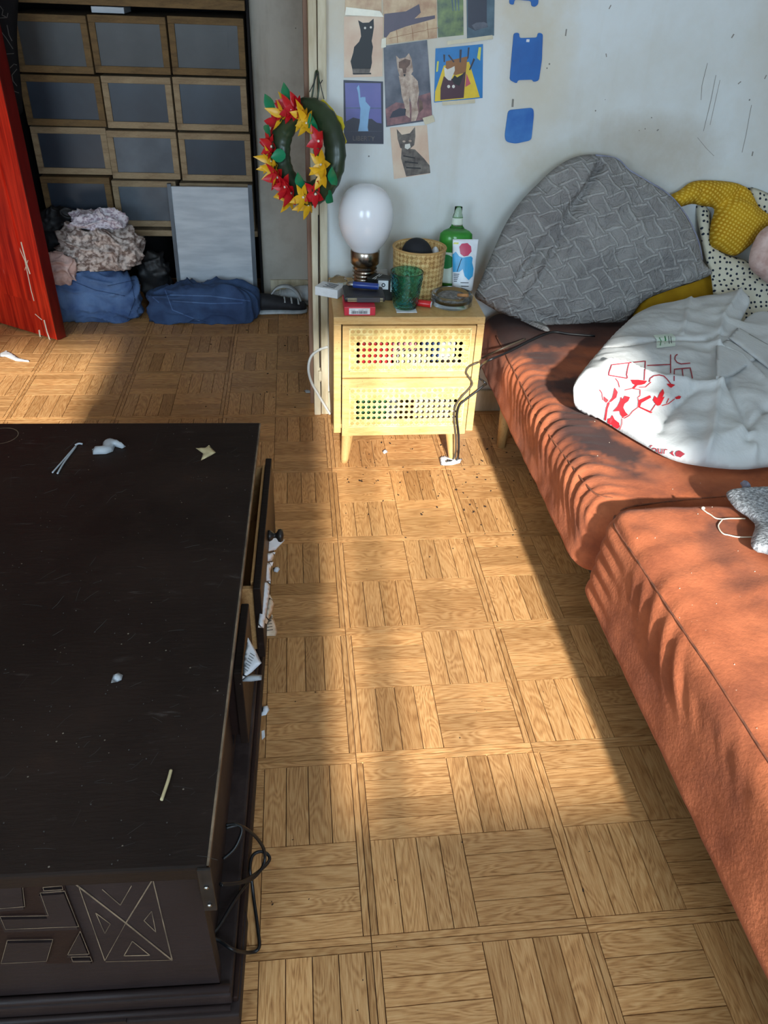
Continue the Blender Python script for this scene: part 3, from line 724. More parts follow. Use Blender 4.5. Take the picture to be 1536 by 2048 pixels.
# dark printed cloth hanging at the side of the shelf
q = [py(-60, -60, 2.96), py(30, -60, 2.96), py(34, 80, 2.96), py(44, 190, 2.96), py(40, 230, 2.96), py(-20, 230, 2.96), py(-60, 150, 2.96)]
o, bv = soft('hanging_cloth', 'dark_fabric', q, (0, -1, 0), 0.012, 0.01, 0.05, 0.02, label='black cloth with grey curl print hanging beside the shelf', cat='cloth', wr=0.006, wrs=10)
b = B()
for pts in ([(0, 12), (6, 20), (4, 30), (12, 34)], [(0, 36), (14, 35), (16, 26)], [(0, 60), (12, 76), (26, 98)], [(14, 50), (18, 70), (24, 82)], [(10, 108), (28, 107)], [(20, 136), (28, 128), (34, 130)], [(34, 138), (24, 150), (26, 162), (34, 172)], [(22, 180), (38, 186)]):
    stroke_on(b, bv, pts, 1.6)
b.build('curl_print', 'curl_print', o)

# ================================================================== LAUNDRY AND SHOES ON THE FAR FLOOR
o = blob((-0.872, 2.842, 0.088), (0.165, 0.066, 0.108), 0.012, 9, 1.3, 0.66, 110, 64, ridge=0.018).build('denim_bundle', 'denim', None, 'stuffed blue denim bundle on the floor under printed laundry', 'laundry')
b = B(); bvx = BVHTree.FromObject(o, bpy.context.evaluated_depsgraph_get()) if False else None
def bvh_of(o):
    me = o.data; off = ORG[o.name]
    return BVHTree.FromPolygons([v.co + off for v in me.vertices], [tuple(p.vertices) for p in me.polygons])
bv = bvh_of(o); b = B()
for pts in ([(140, 560), (190, 580), (250, 592)], [(262, 560), (270, 600), (255, 640)], [(215, 572), (270, 560)]): stroke_on(b, bv, pts, 1.6)
b.build('stitching', 'denim_dark', o)
o = blob((-0.464, 2.842, 0.060), (0.214, 0.066, 0.080), 0.014, 8, 4.1, 0.62, 120, 64, ridge=0.022).build('denim_trousers', 'denim_dark', None, 'heap of dark blue jeans on the floor before the pale board', 'laundry')
bv = bvh_of(o); b = B()
for pts in ([(330, 580), (345, 620), (400, 642)], [(340, 590), (420, 592), (500, 602)], [(345, 602), (420, 607), (485, 606)], [(300, 590), (318, 605)]): stroke_on(b, bv, pts, 2.0)
b.build('fold_stitching', 'denim', o)
blob((-0.995, 2.952, 0.20), (0.112, 0.026, 0.200), 0.006, 12, 7.7, 0.8, 110, 70, ridge=0.014).build('black_sack', 'bag_black', None, 'black plastic sack standing behind the printed laundry by the door', 'sack')
o = blob((-0.830, 2.846, 0.272), (0.142, 0.060, 0.082), 0.016, 12, 2.2, 0.75, 130, 80, zmin=0.206, ridge=0.030).build('printed_laundry', 'cloth_print', None, 'crumpled brown and cream printed cloth lying on the denim bundle', 'laundry')
blob((-0.822, 2.85, 0.375), (0.088, 0.050, 0.040), 0.012, 16, 3.9, 0.8, 110, 64, zmin=0.358, ridge=0.022).build('floral_laundry', 'cloth_floral', None, 'pale floral cloth crumpled on top of the laundry pile', 'laundry')
blob((-0.972, 2.772, 0.225), (0.054, 0.018, 0.056), 0.008, 16, 5.5, 0.8, 90, 56, zmin=0.16, ridge=0.018).build('pink_laundry', 'cloth_pink', None, 'pinkish cream cloth end hanging from the laundry pile', 'laundry')
# dark clutter between pile and board
blob((-0.655, 2.97, 0.11), (0.06, 0.035, 0.11), 0.02, 12, 8.1, 0.9, ridge=0.02).build('dark_bundle', 'bag_black', None, 'dark crumpled bundle squeezed between denim pile and pale board', 'laundry')
# shoe
def shoe(x, y, rz, label, L_=0.2, up='shoe_black'):
    t = thing('shoe', label, 'shoe', (x, y, 0), 'shoes by the door casing'); M_ = Matrix.Translation((x, y, 0)) @ Matrix.Rotation(rz, 4, 'Z')
    secs = [(-0.5, 0.030, 0.065), (-0.42, 0.036, 0.072), (-0.2, 0.034, 0.066), (0.0, 0.036, 0.055), (0.2, 0.041, 0.045), (0.36, 0.040, 0.038), (0.46, 0.028, 0.030), (0.5, 0.012, 0.022)]
    def loft(z0, scale, hfun):
        b = B(); V = []; F = []; n_ = 12
        for s_, wd, h in secs:
            for k in range(n_):
                a_ = 2 * math.pi * k / n_; hh = hfun(h)
                V.append(M_ @ Vector((s_ * L_ * scale, math.cos(a_) * wd * scale, z0 + hh * (0.5 + 0.5 * math.sin(a_)))))
        for i in range(len(secs) - 1):
            for k in range(n_): F.append((i * n_ + k, i * n_ + (k + 1) % n_, (i + 1) * n_ + (k + 1) % n_, (i + 1) * n_ + k))
        F.append(tuple(range(n_))[::-1]); F.append(tuple(range((len(secs) - 1) * n_, len(secs) * n_)))
        return b.mesh(V, F)
    loft(0.0, 1.04, lambda h: 0.022).build('sole', 'shoe_white', t)
    loft(0.012, 1.0, lambda h: h).build('upper', up, t)
    b = B()
    for k in range(3): b.tube([M_ @ Vector((0.01 + 0.028 * k, s_ * 0.03, 0.052 - 0.004 * k + 0.012 * (1 - abs(s_)))) for s_ in (-1, 0, 1)], 0.004, 6)
    b.build('laces', 'shoe_white', t); return t
shoe(-0.150, 2.900, math.radians(4), 'black shoe with white sole lying on the floor by the casing')
shoe(-0.12, 3.000, math.radians(178), 'pale shoe behind the black shoe at the plaster wall', 0.18, 'shoe_white').location.z = 0.0
# white strap lying over the shoes
b = B(); ribbon(b, [(-0.205, 2.90, 0.06), (-0.17, 2.92, 0.098), (-0.12, 2.93, 0.10), (-0.08, 2.915, 0.07), (-0.065, 2.90, 0.012)], 0.022, (0.2, 1, 0.3), 0.004)
b.build('strap', 'shoe_white', None, 'pale strap curling over the black shoe', 'strap')

# ================================================================== CARVED CHEST
CH = Vector((-0.207, 0.280, 0)); CA = math.radians(-1.54)
CM = Matrix.Translation(CH) @ Matrix.Rotation(CA, 4, 'Z')
def cw(x, y, z): return CM @ Vector((x, y, z))
CW, CL, CT = 0.60, 1.08, 0.325             # width, length, height of the chest
chest = thing('carved_chest', 'low black carved wooden chest with scratched top and open drawers', 'chest', cw(-CW / 2, CL / 2, 0))
def cbox(a, c, bev=0.002): return B().box(a, c, bev, CM)
cbox((-CW, 0.0, CT - 0.026), (0.0, CL, CT), 0.004).build('top', 'chest_black', chest)
b = B(); b.box((-0.0015, 0.003, CT - 0.007), (0.0012, CL - 0.003, CT - 0.0005), 0, CM); b.build('worn_edge', 'chest_worn', chest)
# body: long side towards the room is built of rails so that the drawer openings are real
cbox((-CW + 0.02, 0.02, 0.062), (-CW + 0.045, CL - 0.02, CT - 0.026)).build('side_board', 'chest_recess', chest)
cbox((-CW + 0.045, CL - 0.045, 0.062), (-0.02, CL - 0.02, CT - 0.026)).build('end_board', 'chest_recess', chest)
cbox((-CW + 0.045, 0.045, 0.062), (-0.045, CL - 0.045, 0.075)).build('floor_board', 'chest_recess', chest)
cbox((-0.045, 0.022, 0.062), (-0.018, 0.36, CT - 0.026)).build('side_board', 'chest_carved', chest)
cbox((-0.045, CL - 0.05, 0.076), (-0.018, CL - 0.02, CT - 0.026)).build('corner_post', 'chest_carved', chest)
cbox((-0.045, 0.36, 0.062), (-0.018, CL - 0.02, 0.078)).build('lower_rail', 'chest_carved', chest)
cbox((-0.04, 0.36, CT - 0.046), (-0.022, CL - 0.05, CT - 0.027)).build('upper_rail', 'chest_recess', chest)
cbox((-0.045, 0.535, 0.078), (-0.022, 0.565, CT - 0.046)).build('divider', 'chest_carved', chest)
# stepped plinth
cbox((-CW - 0.012, -0.028, 0.032), (0.010, CL + 0.012, 0.061), 0.004).build('plinth_moulding', 'chest_carved', chest)
cbox((0.010, -0.024, 0.030), (0.017, CL + 0.01, 0.044), 0.002).build('plinth_bead', 'chest_recess', chest)
for x0, x1, y0, y1 in ((-0.13, 0.020, -0.042, 0.10), (-CW - 0.02, -CW + 0.11, -0.042, 0.10), (-0.13, 0.020, CL - 0.1, CL + 0.02), (-CW - 0.02, -CW + 0.11, CL - 0.1, CL + 0.02)):
    cbox((x0, y0, 0.0), (x1, y1, 0.033), 0.003).build('foot', 'chest_carved', chest)
cbox((0.002, 0.10, 0.002), (0.018, CL - 0.1, 0.032), 0.003).build('apron', 'chest_carved', chest)
# arched front apron
pts = [cw(-0.13, -0.04, 0.033), cw(-0.13, -0.04, 0.004)] + [cw(-0.13 - 0.36 * k / 10, -0.04, 0.004 + 0.022 * math.sin(math.pi * min(1, k / 3.0) / 2) * (1 if k < 8 else (10 - k) / 3)) for k in range(1, 10)] + [cw(-CW + 0.11, -0.04, 0.033)]
B().prism(pts, CM.to_3x3() @ Vector((0, 1, 0)), 0.016).build('apron', 'chest_carved', chest)
# carved end panel facing the camera side, leaning outwards to its foot
fo = [cw(-CW + 0.02, 0.014, CT - 0.027), cw(-0.018, 0.014, CT - 0.027), cw(-0.006, -0.014, 0.062), cw(-CW + 0.02, -0.014, 0.062)]
pN = (fo[1] - fo[0]).cross(fo[2] - fo[0]).normalized(); pN = pN if pN.y < 0 else -pN
B().prism(fo, -pN, 0.022).build('end_panel', 'chest_carved', chest)
on = lambda lift: (lambda x, y: ppl(x, y, fo[0] + pN * lift, pN))
def cr(pts): return [(x / 2.743, 1600 + y / 2.743) for x, y in pts]
# engraved cross-and-triangle field (worn pale lines)
for pts, wv_ in [([(405, 455), (690, 675), (945, 880)], 3.0), ([(838, 435), (690, 675)], 2.6), ([(690, 675), (575, 882)], 1.2), ([(430, 470), (575, 882)], 1.8), ([(838, 435), (945, 880)], 2.4), ([(410, 455), (838, 435)], 0.8),
                ([(560, 490), (660, 577), (722, 470)], 1.6), ([(525, 620), (605, 680), (575, 732), (525, 620)], 1.6), ([(832, 610), (790, 662), (855, 725), (832, 610)], 1.6), ([(726, 775), (822, 852), (680, 855), (726, 775)], 1.8), ([(580, 888), (945, 878)], 0.8)]:
    stroke_on(B(), None, cr(pts), wv_, on(0.0008)).build('engraved_line', 'chest_worn', chest) if False else None
    bb = B(); stroke_on(bb, None, cr(pts), wv_, on(0.0008)); bb.build('carved_line', 'chest_worn', chest)
# sunken dark band with raised key blocks
B().prism([on(0.0006)(*p) for p in cr([(-560, 470), (350, 455), (515, 890), (-470, 912)])], pN, 0.0006).build('sunken_field', 'chest_recess', chest)
for poly in ([(-40, 468), (122, 460), (136, 585), (-40, 600)], [(220, 510), (355, 500), (432, 695), (30, 710), (0, 640), (265, 635)], [(40, 770), (290, 765), (255, 885), (5, 898)], [(440, 720), (490, 845), (370, 850)], [(235, 480), (340, 472), (345, 492), (240, 498)], [(390, 862), (495, 860), (505, 885), (400, 888)],
             [(-260, 480), (-90, 470), (-70, 690), (-215, 700)], [(-200, 780), (-50, 775), (-60, 900), (-190, 905)]):
    B().prism([on(0.0012)(*p) for p in cr(poly)], pN, 0.004).build('carved_block', 'chest_carved', chest)
    bb = B(); stroke_on(bb, None, cr(poly + poly[:1]), 1.1, on(0.0056)); bb.build('carved_line', 'chest_worn', chest)
# mouldings under the end panel
for y0, z0, r in ((-0.020, 0.064, 0.006), (-0.032, 0.035, 0.005)):
    B().tube([cw(-CW, y0, z0), cw(0.008, y0, z0)], r, 8, False).build('bead_moulding', 'chest_carved', chest)
# iron corner strap at the near corner of the top
st = B(); st.box((-0.012, -0.004, 0.235), (0.004, 0.0, CT + 0.001), 0.001, CM); st = st.build('corner_strap', 'iron', chest)
B().lathe([(0.003, 0), (0.003, 0.002), (0.0, 0.003)], cw(-0.004, -0.004, 0.25), 10, axis=(0, -1, 0)).build('rivet', 'steel', st)
B().lathe([(0.003, 0), (0.003, 0.002), (0.0, 0.003)], cw(-0.004, -0.004, 0.29), 10, axis=(0, -1, 0)).build('rivet', 'steel', st)
# far drawer, pulled a little way out, pale raw wood inside
def drawer(y0, y1, z0, z1, x, depth, knob, inner='raw_wood'):
    d_ = cbox((x, y0, z0), (x + 0.014, y1, z1)).build('drawer', 'chest_black', chest)
    for ya in (y0 + 0.012, y1 - 0.022): cbox((x - depth, ya, z0 + 0.01), (x - 0.0005, ya + 0.01, z1 - 0.012), 0.001).build('drawer_side', inner, d_)
    cbox((x - depth, y0 + 0.024, z0 + 0.012), (x - 0.0005, y1 - 0.024, z0 + 0.018), 0.001).build('drawer_bottom', inner, d_)
    cbox((x - 0.006, y0 + 0.024, z0 + 0.02), (x - 0.0005, y1 - 0.024, z1 - 0.004), 0.001).build('drawer_lining', inner, d_)
    if knob is not None:
        c = cw(x + 0.014, knob, (z0 + z1) / 2 + 0.035); ax = CM.to_3x3() @ Vector((1, 0, 0))
        B().lathe([(0.011, 0), (0.0125, 0.003), (0.010, 0.008), (0.006, 0.011), (0.005, 0.015), (0.007, 0.018), (0.013, 0.021), (0.0145, 0.026), (0.012, 0.031), (0.0, 0.033)], c, 18, axis=ax).build('knob', 'iron', d_)
    return d_
drawer(0.57, CL - 0.055, 0.085, 0.262, 0.012, 0.12, 0.80)
drawer(0.365, 0.53, 0.085, 0.262, -0.006, 0.10, None, 'chest_recess')

# ring stain is in the finish; loose scraps lie on the top
TZ = CT + 0.0012
def scrap(name, mat, poly, label, cat, z=TZ, top=0.004, step=0.006, group=None, wr=0.003, wrs=40, seed=0, R=0.012, smooth=False):
    return soft(name, mat, [pz(x, y, z) for x, y in poly], (0, 0, 1), top, 0.0006, R, step, label=label, cat=cat, group=group, wr=wr, wrs=wrs, seed=seed, zmin=z - 0.0006, smooth=smooth)
scrap('tissue_scrap', 'grey_scrap', [(206, 884), (222, 879), (240, 884), (252, 893), (244, 897), (230, 893), (226, 903), (212, 908), (186, 909), (184, 898), (204, 896)], 'crumpled white tissue lying on the chest top', 'tissue', top=0.010, wr=0.006, seed=3)
scrap('paper_scrap', 'tan_scrap', [(391, 896), (410, 896), (418, 890), (424, 897), (432, 905), (420, 912), (402, 921), (406, 907)], 'tan torn paper scrap on the chest top near its far corner', 'paper', top=0.004, seed=5)
scrap('paper_scrap', 'grey_scrap', [(226, 1350), (236, 1345), (246, 1350), (243, 1360), (234, 1364), (222, 1366)], 'tiny crumpled silver scrap in the middle of the chest top', 'paper', top=0.005, wr=0.006, seed=8)
b = B()
for pts in ([(154, 889), (140, 905), (120, 928), (105, 945)], [(152, 893), (128, 925), (115, 947)]): b.tube([pz(x, y, TZ + 0.0015) for x, y in pts], 0.0018, 6)
b.tube([pz(150, 890, TZ + 0.002), pz(158, 887, TZ + 0.003), pz(165, 888, TZ + 0.002)], 0.002, 6)
b.build('twist_tie', 'grey_scrap', None, 'pale split plastic strip lying slanted on the chest top', 'strip')
b = B(); b.tube([pz(342, 1540, TZ + 0.002), pz(336, 1562, TZ + 0.0025), pz(323, 1600, TZ + 0.002)], 0.0021, 6)
b.build('paper_stick', 'tan_scrap', None, 'thin pale paper stick lying on the near end of the chest top', 'stick')
# ring left by a cup, worn into the finish
b = B(); c = pz(2, 872, CT); n_ = 40; rr = 0.034
V = []; Fc = []
for k in range(n_):
    for r_ in (rr, rr + 0.0022): V.append(c + Vector((r_ * math.cos(2 * math.pi * k / n_), r_ * math.sin(2 * math.pi * k / n_), 0.0004)))
for k in range(n_): Fc.append((2 * k, 2 * k + 1, (2 * k + 3) % (2 * n_), (2 * k + 2) % (2 * n_)))
b.mesh(V, Fc).build('cup_ring', 'chest_worn', chest)

r5 = random.Random(31); b = B()
fz = lambda x, y: pz(x, y, CT + 0.0005)
for k in range(90):
    x, y = r5.uniform(0, 470), r5.uniform(870, 1720)
    if x > 505 - (y - 860) * 0.105: continue
    a = math.radians(r5.gauss(-24, 22)); L_ = r5.uniform(5, 30) * (0.6 + y / 1700); q = [(x + math.cos(a) * L_ * t, y + math.sin(a) * L_ * t + r5.uniform(-2, 2)) for t in (0, 0.5, 1)]
    stroke_on(b, None, q, r5.uniform(0.4, 0.9), fz)
b.build('scratches', 'chest_scratch', chest, kind='stuff')
b = B()
for k in range(170):
    x, y = r5.uniform(0, 520), r5.uniform(860, 1730)
    p = pz(x, y, CT + 0.0002)
    if p.x > CH.x - 0.004 + (p.y - CH.y) * 0.027: continue
    s_ = r5.uniform(0.0003, 0.0008); b.box((p.x - s_, p.y - s_, CT + 0.0002), (p.x + s_, p.y + s_, CT + 0.0002 + s_))
b.build('dust_specks', 'chest_scratch', chest, kind='stuff')
# papers pushed into the drawers
def sheet(name, mat, poly, zs, label, cat='paper', group='papers stuffed into the chest drawers', th=0.0012, wr=0.002, seed=0):
    return soft(name, mat, [pz(x + 3, y, z) for (x, y), z in zip(poly, zs)], (0.25, -0.1, 1), th, 0.0004, 0.006, 0.006, label=label, cat=cat, group=group, wr=wr, wrs=30, seed=seed, smooth=False)
sheet('paper_sheet', 'paper', [(532, 1068), (552, 1070), (567, 1080), (548, 1100), (530, 1104)], [0.18, 0.17, 0.16, 0.165, 0.18], 'crumpled white sheet sticking out below the drawer knob', wr=0.004, seed=1)
sheet('paper_sheet', 'paper', [(529, 1106), (548, 1104), (545, 1114), (541, 1122), (527, 1124)], [0.19, 0.17, 0.17, 0.17, 0.18], 'short white slip in the open drawer, second from the knob', seed=2)
sheet('paper_sheet', 'paper', [(528, 1126), (544, 1124), (538, 1142), (539, 1162), (524, 1162)], [0.19, 0.17, 0.17, 0.17, 0.18], 'folded white leaf in the open drawer, third from the knob', seed=3)
sheet('envelope', 'paper', [(523, 1164), (538, 1163), (535, 1195), (530, 1225), (525, 1256), (513, 1255)], [0.20, 0.19, 0.19, 0.19, 0.19, 0.20], 'long pale blue envelope edge in the open drawer', 'envelope', wr=0.0005, seed=4)
sheet('receipt', 'paper_warm', [(536, 1188), (546, 1206), (541, 1228), (530, 1248), (527, 1246)], [0.13, 0.12, 0.12, 0.13, 0.14], 'cream receipt drooping behind the pale envelope', 'receipt', seed=5)
o, bv = sheet('receipt', 'paper_warm', [(541, 1228), (548, 1245), (552, 1264), (548, 1272), (527, 1272), (528, 1250)], [0.09, 0.085, 0.08, 0.08, 0.09, 0.10], 'printed cream receipt hanging lowest from the open drawer', 'receipt', seed=6)
b = B()
for k in range(4): stroke_on(b, bv, [(531 + k, 1243 + 6 * k), (543 + k, 1241 + 6 * k)], 1.2)
b.build('print', 'ink', o, kind='stuff')
o, bv = sheet('leaflet', 'paper', [(493, 1275), (508, 1300), (520, 1326), (500, 1345), (482, 1358), (484, 1320)], [0.275, 0.27, 0.27, 0.272, 0.275, 0.275], 'printed white leaflet corner on the near drawer', 'leaflet', wr=0.001, seed=7)
b = B()
for k in range(7): stroke_on(b, bv, [(487 + 2.2 * k, 1334 - 5 * k + 2), (496 + 2.2 * k, 1340 - 5 * k + 2)], 1.1)
b.build('print', 'ink', o, kind='stuff')
sheet('foil_strip', 'grey_scrap', [(482, 1352), (502, 1349), (521, 1350), (520, 1360), (500, 1363), (482, 1363)], [0.268] * 6, 'silvery folded strip at the foot of the leaflet', 'strip', th=0.004, wr=0.003, seed=8)
def bit(poly, label, seed, mat='paper', z=0.002, g=None, cat='paper scrap'): return scrap('paper_bit', mat, poly, label, cat, z=z, top=0.006, step=0.005, wr=0.004, seed=seed, group=g)
bit([(546, 1136), (556, 1133), (560, 1138), (555, 1145), (547, 1143)], 'small pale scrap on the floor opposite the open drawer', 1)
bit([(524, 1414), (536, 1410), (539, 1420), (532, 1430), (523, 1432)], 'white crumpled scrap on the floor at the chest plinth', 2)
bit([(523, 1462), (529, 1460), (530, 1474), (524, 1480)], 'tiny white scrap on the floor by the plinth, nearer the cable', 3)

# black cable hanging in loops at the near corner of the chest
b = B()
cab = [(452, 1650, 0.17), (472, 1649, 0.17), (484, 1660, 0.165), (470, 1695, 0.15), (446, 1718, 0.14)]
b.tube([pz(x, y, z) for x, y, z in cab], 0.0026, 8)
b2 = [(452, 1656, 0.17), (480, 1652, 0.165), (510, 1672, 0.12), (528, 1700, 0.07), (527, 1730, 0.05), (505, 1757, 0.06), (470, 1768, 0.09), (442, 1770, 0.11)]
B_ = b.tube([pz(x, y, z) for x, y, z in b2], 0.0026, 8)
b3 = [(440, 1768, 0.11), (480, 1765, 0.085), (515, 1745, 0.05), (538, 1722, 0.035), (535, 1708, 0.035), (520, 1703, 0.04), (505, 1712, 0.04), (500, 1738, 0.035), (504, 1765, 0.02), (508, 1800, 0.006), (516, 1860, 0.004), (518, 1895, 0.004), (500, 1905, 0.010), (468, 1900, 0.070), (440, 1882, 0.072), (424, 1872, 0.075), (440, 1850, 0.075), (470, 1800, 0.072), (500, 1760, 0.05)]
b.tube([pz(x, y, z) for x, y, z in b3], 0.0026, 8)
b.build('power_cable', 'cable_black', None, 'thin black cable looping over the near corner of the chest', 'cable')

# ================================================================== NIGHTSTAND WITH CANE DRAWERS
NX, NXR, NF, NB, NZ0, NZ1 = 0.006, 0.404, 1.675, 1.985, 0.115, 0.455
ns = thing('nightstand', 'light wooden nightstand with two cane-webbed drawers on splayed legs', 'nightstand', ((NX + NXR) / 2, (NF + NB) / 2, 0))
T = 0.02
boxes(((NX, NF, NZ1 - T), (NXR, NB, NZ1)), bev=0.002).build('top', 'beech', ns)
boxes(((NX, NF, NZ0), (NX + T, NB, NZ1 - T)), bev=0.002).build('side_panel', 'beech', ns)
boxes(((NXR - T, NF, NZ0), (NXR, NB, NZ1 - T)), bev=0.002).build('side_panel', 'beech', ns)
boxes(((NX + T, NB - 0.008, NZ0), (NXR - T, NB, NZ1 - T))).build('back_panel', 'beech', ns)
boxes(((NX + T, NF + 0.03, NZ0), (NXR - T, NB - 0.008, NZ0 + 0.012))).build('bottom_panel', 'beech', ns)
def cane_sheet(x0, x1, z0, z1, y, nx, nz, r):
    b = B(); dx, dz = (x1 - x0) / nx, (z1 - z0) / nz; th = 0.0016
    corner = [(-1, -1), (0, -1), (1, -1), (1, 0), (1, 1), (0, 1), (-1, 1), (-1, 0)]
    for i in range(nx):
        for j in range(nz):
            cx, cz = x0 + dx * (i + 0.5), z0 + dz * (j + 0.5); hr = min(dx, dz) * r
            out = [Vector((cx + a * dx / 2, y, cz + c * dz / 2)) for a, c in corner]
            inn = [Vector((cx + hr * math.cos(math.pi * (k * 0.25 - 0.75)), y, cz + hr * math.sin(math.pi * (k * 0.25 - 0.75)))) for k in range(8)]
            inb = [p + Vector((0, th, 0)) for p in inn]
            V = out + inn + inb; Fc = []
            for k in range(8):
                k2 = (k + 1) % 8; Fc += [(k, k2, 8 + k2, 8 + k), (8 + k, 8 + k2, 16 + k2, 16 + k)]
            b.mesh(V, Fc)
    # diagonal and paired strands woven over the sheet
    for f in b.bm.faces: f.smooth = False
    return b
def cane_drawer(z0, z1, cz0, cz1, cx0, cx1, rotz, items):
    x0, x1 = NX + T + 0.003, NXR - T - 0.003
    y0 = NF - 0.004
    dr = boxes(((x0, y0, z0), (cx0, y0 + 0.016, z1)), ((cx1, y0, z0), (x1, y0 + 0.016, z1)), ((cx0, y0, z0), (cx1, y0 + 0.016, cz0)), ((cx0, y0, cz1), (cx1, y0 + 0.016, z1))).build('drawer_front', 'beech', ns)
    cane_sheet(cx0, cx1, cz0, cz1, y0 + 0.003, 21, 7, 0.36).build('cane_webbing', 'cane', dr)
    # strands
    b = B(); nx, nz = 21, 7; dx, dz = (cx1 - cx0) / nx, (cz1 - cz0) / nz
    for i in range(1, nx):
        for s_ in (-0.0011, 0.0011): b.tube([(cx0 + dx * i + s_, y0 + 0.0024, cz0), (cx0 + dx * i + s_, y0 + 0.0024, cz1)], 0.0007, 4, False)
    for j in range(1, nz):
        for s_ in (-0.0011, 0.0011): b.tube([(cx0, y0 + 0.0022, cz0 + dz * j + s_), (cx1, y0 + 0.0022, cz0 + dz * j + s_)], 0.0007, 4, False)
    b.build('cane_strands', 'cane', dr, kind='stuff')
    b = B()
    for q in (((cx0 - 0.002, y0 - 0.0012, cz0 - 0.002), (cx1 + 0.002, y0 + 0.002, cz0 + 0.0012)), ((cx0 - 0.002, y0 - 0.0012, cz1 - 0.0012), (cx1 + 0.002, y0 + 0.002, cz1 + 0.002)), ((cx0 - 0.002, y0 - 0.0012, cz0), (cx0 + 0.0012, y0 + 0.002, cz1)), ((cx1 - 0.0012, y0 - 0.0012, cz0), (cx1 + 0.002, y0 + 0.002, cz1))): b.box(*q)
    b.build('cane_bead', 'cane', dr)
    # solid backing behind the outer ring of holes
    boxes(((cx0, y0 + 0.006, cz0), (cx0 + dx, y0 + 0.014, cz1)), ((cx1 - dx, y0 + 0.006, cz0), (cx1, y0 + 0.014, cz1)), ((cx0 + dx, y0 + 0.006, cz0), (cx1 - dx, y0 + 0.014, cz0 + dz)), ((cx0 + dx, y0 + 0.006, cz1 - dz * 2), (cx1 - dx, y0 + 0.014, cz1))).build('backing', 'cane_back', dr)
    boxes(((x0 + 0.004, NB - 0.02, z0 + 0.01), (x1 - 0.004, NB - 0.012, z1 - 0.01)), ((x0 + 0.004, y0 + 0.016, z0 + 0.01), (x1 - 0.004, NB - 0.02, z0 + 0.016)), ((x0 + 0.001, y0 + 0.016, z0 + 0.01), (x0 + 0.004, NB - 0.02, z1 - 0.01)), ((x1 - 0.004, y0 + 0.016, z0 + 0.01), (x1 - 0.001, NB - 0.02, z1 - 0.01))).build('drawer_box', 'drawer_dark', dr)
    return dr
dr1 = cane_drawer(0.287, 0.432, 0.306, 0.424, 0.048, 0.368, 0, None)
dr2 = cane_drawer(0.108, 0.283, 0.137, 0.254, 0.050, 0.368, 0, None)
cont = [('red_thing', 0.075, 0.165, 0.304, 0.372), ('white_card', 0.085, 0.135, 0.304, 0.352), ('pink_thing', 0.17, 0.24, 0.304, 0.365), ('white_card', 0.18, 0.27, 0.304, 0.345), ('blue_thing', 0.25, 0.30, 0.304, 0.368), ('white_card', 0.29, 0.35, 0.304, 0.352),
        ('green_thing', 0.075, 0.16, 0.125, 0.232), ('white_card', 0.08, 0.19, 0.125, 0.205), ('pink_thing', 0.23, 0.33, 0.125, 0.212), ('white_card', 0.235, 0.35, 0.125, 0.196)]
NM = {'red_thing': 'red', 'white_card': 'white', 'pink_thing': 'pink', 'blue_thing': 'blue', 'green_thing': 'green'}
for i, (m_, x0, x1, z0, z1) in enumerate(cont):
    yy = 1.705 + 0.03 * (i % 3) + (0.002 if i > 5 else 0)
    where = 'upper' if i < 6 else 'lower'; pos = ['by its left end', 'at its left corner', 'just left of its middle', 'under its middle', 'right of its middle', 'at its right end', 'at its left end', 'below the green packet', 'right of its middle', 'below the pink packet'][i]
    pos = pos.replace('left', 'door-casing').replace('right of its middle', 'towards the sofa').replace('just door-casing of its middle', 'near its middle').replace('at its right end', 'at the sofa end')
    boxes(((x0, yy, z0), (x1, yy + 0.018, z1)), bev=0.002).build('packet', m_, None, '%s packet behind the cane of the %s drawer, %s' % (NM[m_], where, pos), 'packet', 'packets inside the nightstand drawers')
for sx, sy in ((0, 0), (1, 0), (0, 1), (1, 1)):
    tx = NX + 0.045 if sx == 0 else NXR - 0.055; ty = NF + 0.045 if sy == 0 else NB - 0.045
    bx = tx + (-0.012 if sx == 0 else 0.012); by = ty + (-0.014 if sy == 0 else 0.014)
    b = B(); V = []; Fc = []; n_ = 14
    for k in range(9):
        f = k / 8; r_ = 0.020 - 0.009 * f
        for q in range(n_): V.append((tx + (bx - tx) * f + r_ * math.cos(2 * math.pi * q / n_), ty + (by - ty) * f + r_ * math.sin(2 * math.pi * q / n_), NZ0 * (1 - f) + 0.0005))
    for k in range(8):
        for q in range(n_): Fc.append((k * n_ + q, k * n_ + (q + 1) % n_, (k + 1) * n_ + (q + 1) % n_, (k + 1) * n_ + q))
    Fc += [tuple(range(n_)), tuple(range(8 * n_, 9 * n_))]
    b.mesh(V, Fc).build('leg', 'beech_leg', ns)
# torn paper under the front leg by the sofa
o, bv = scrap('torn_paper', 'white_paper', [(878, 915), (890, 912), (912, 920), (925, 917), (920, 926), (905, 930), (882, 931)], 'torn white paper on the floor at the nightstand foot by the cables', 'paper', z=0.002, top=0.006, wr=0.006, seed=4)
bit([(764, 902), (772, 899), (776, 904), (768, 908)], 'clear scrap on the floor under the nightstand', 6, 'grey_scrap')

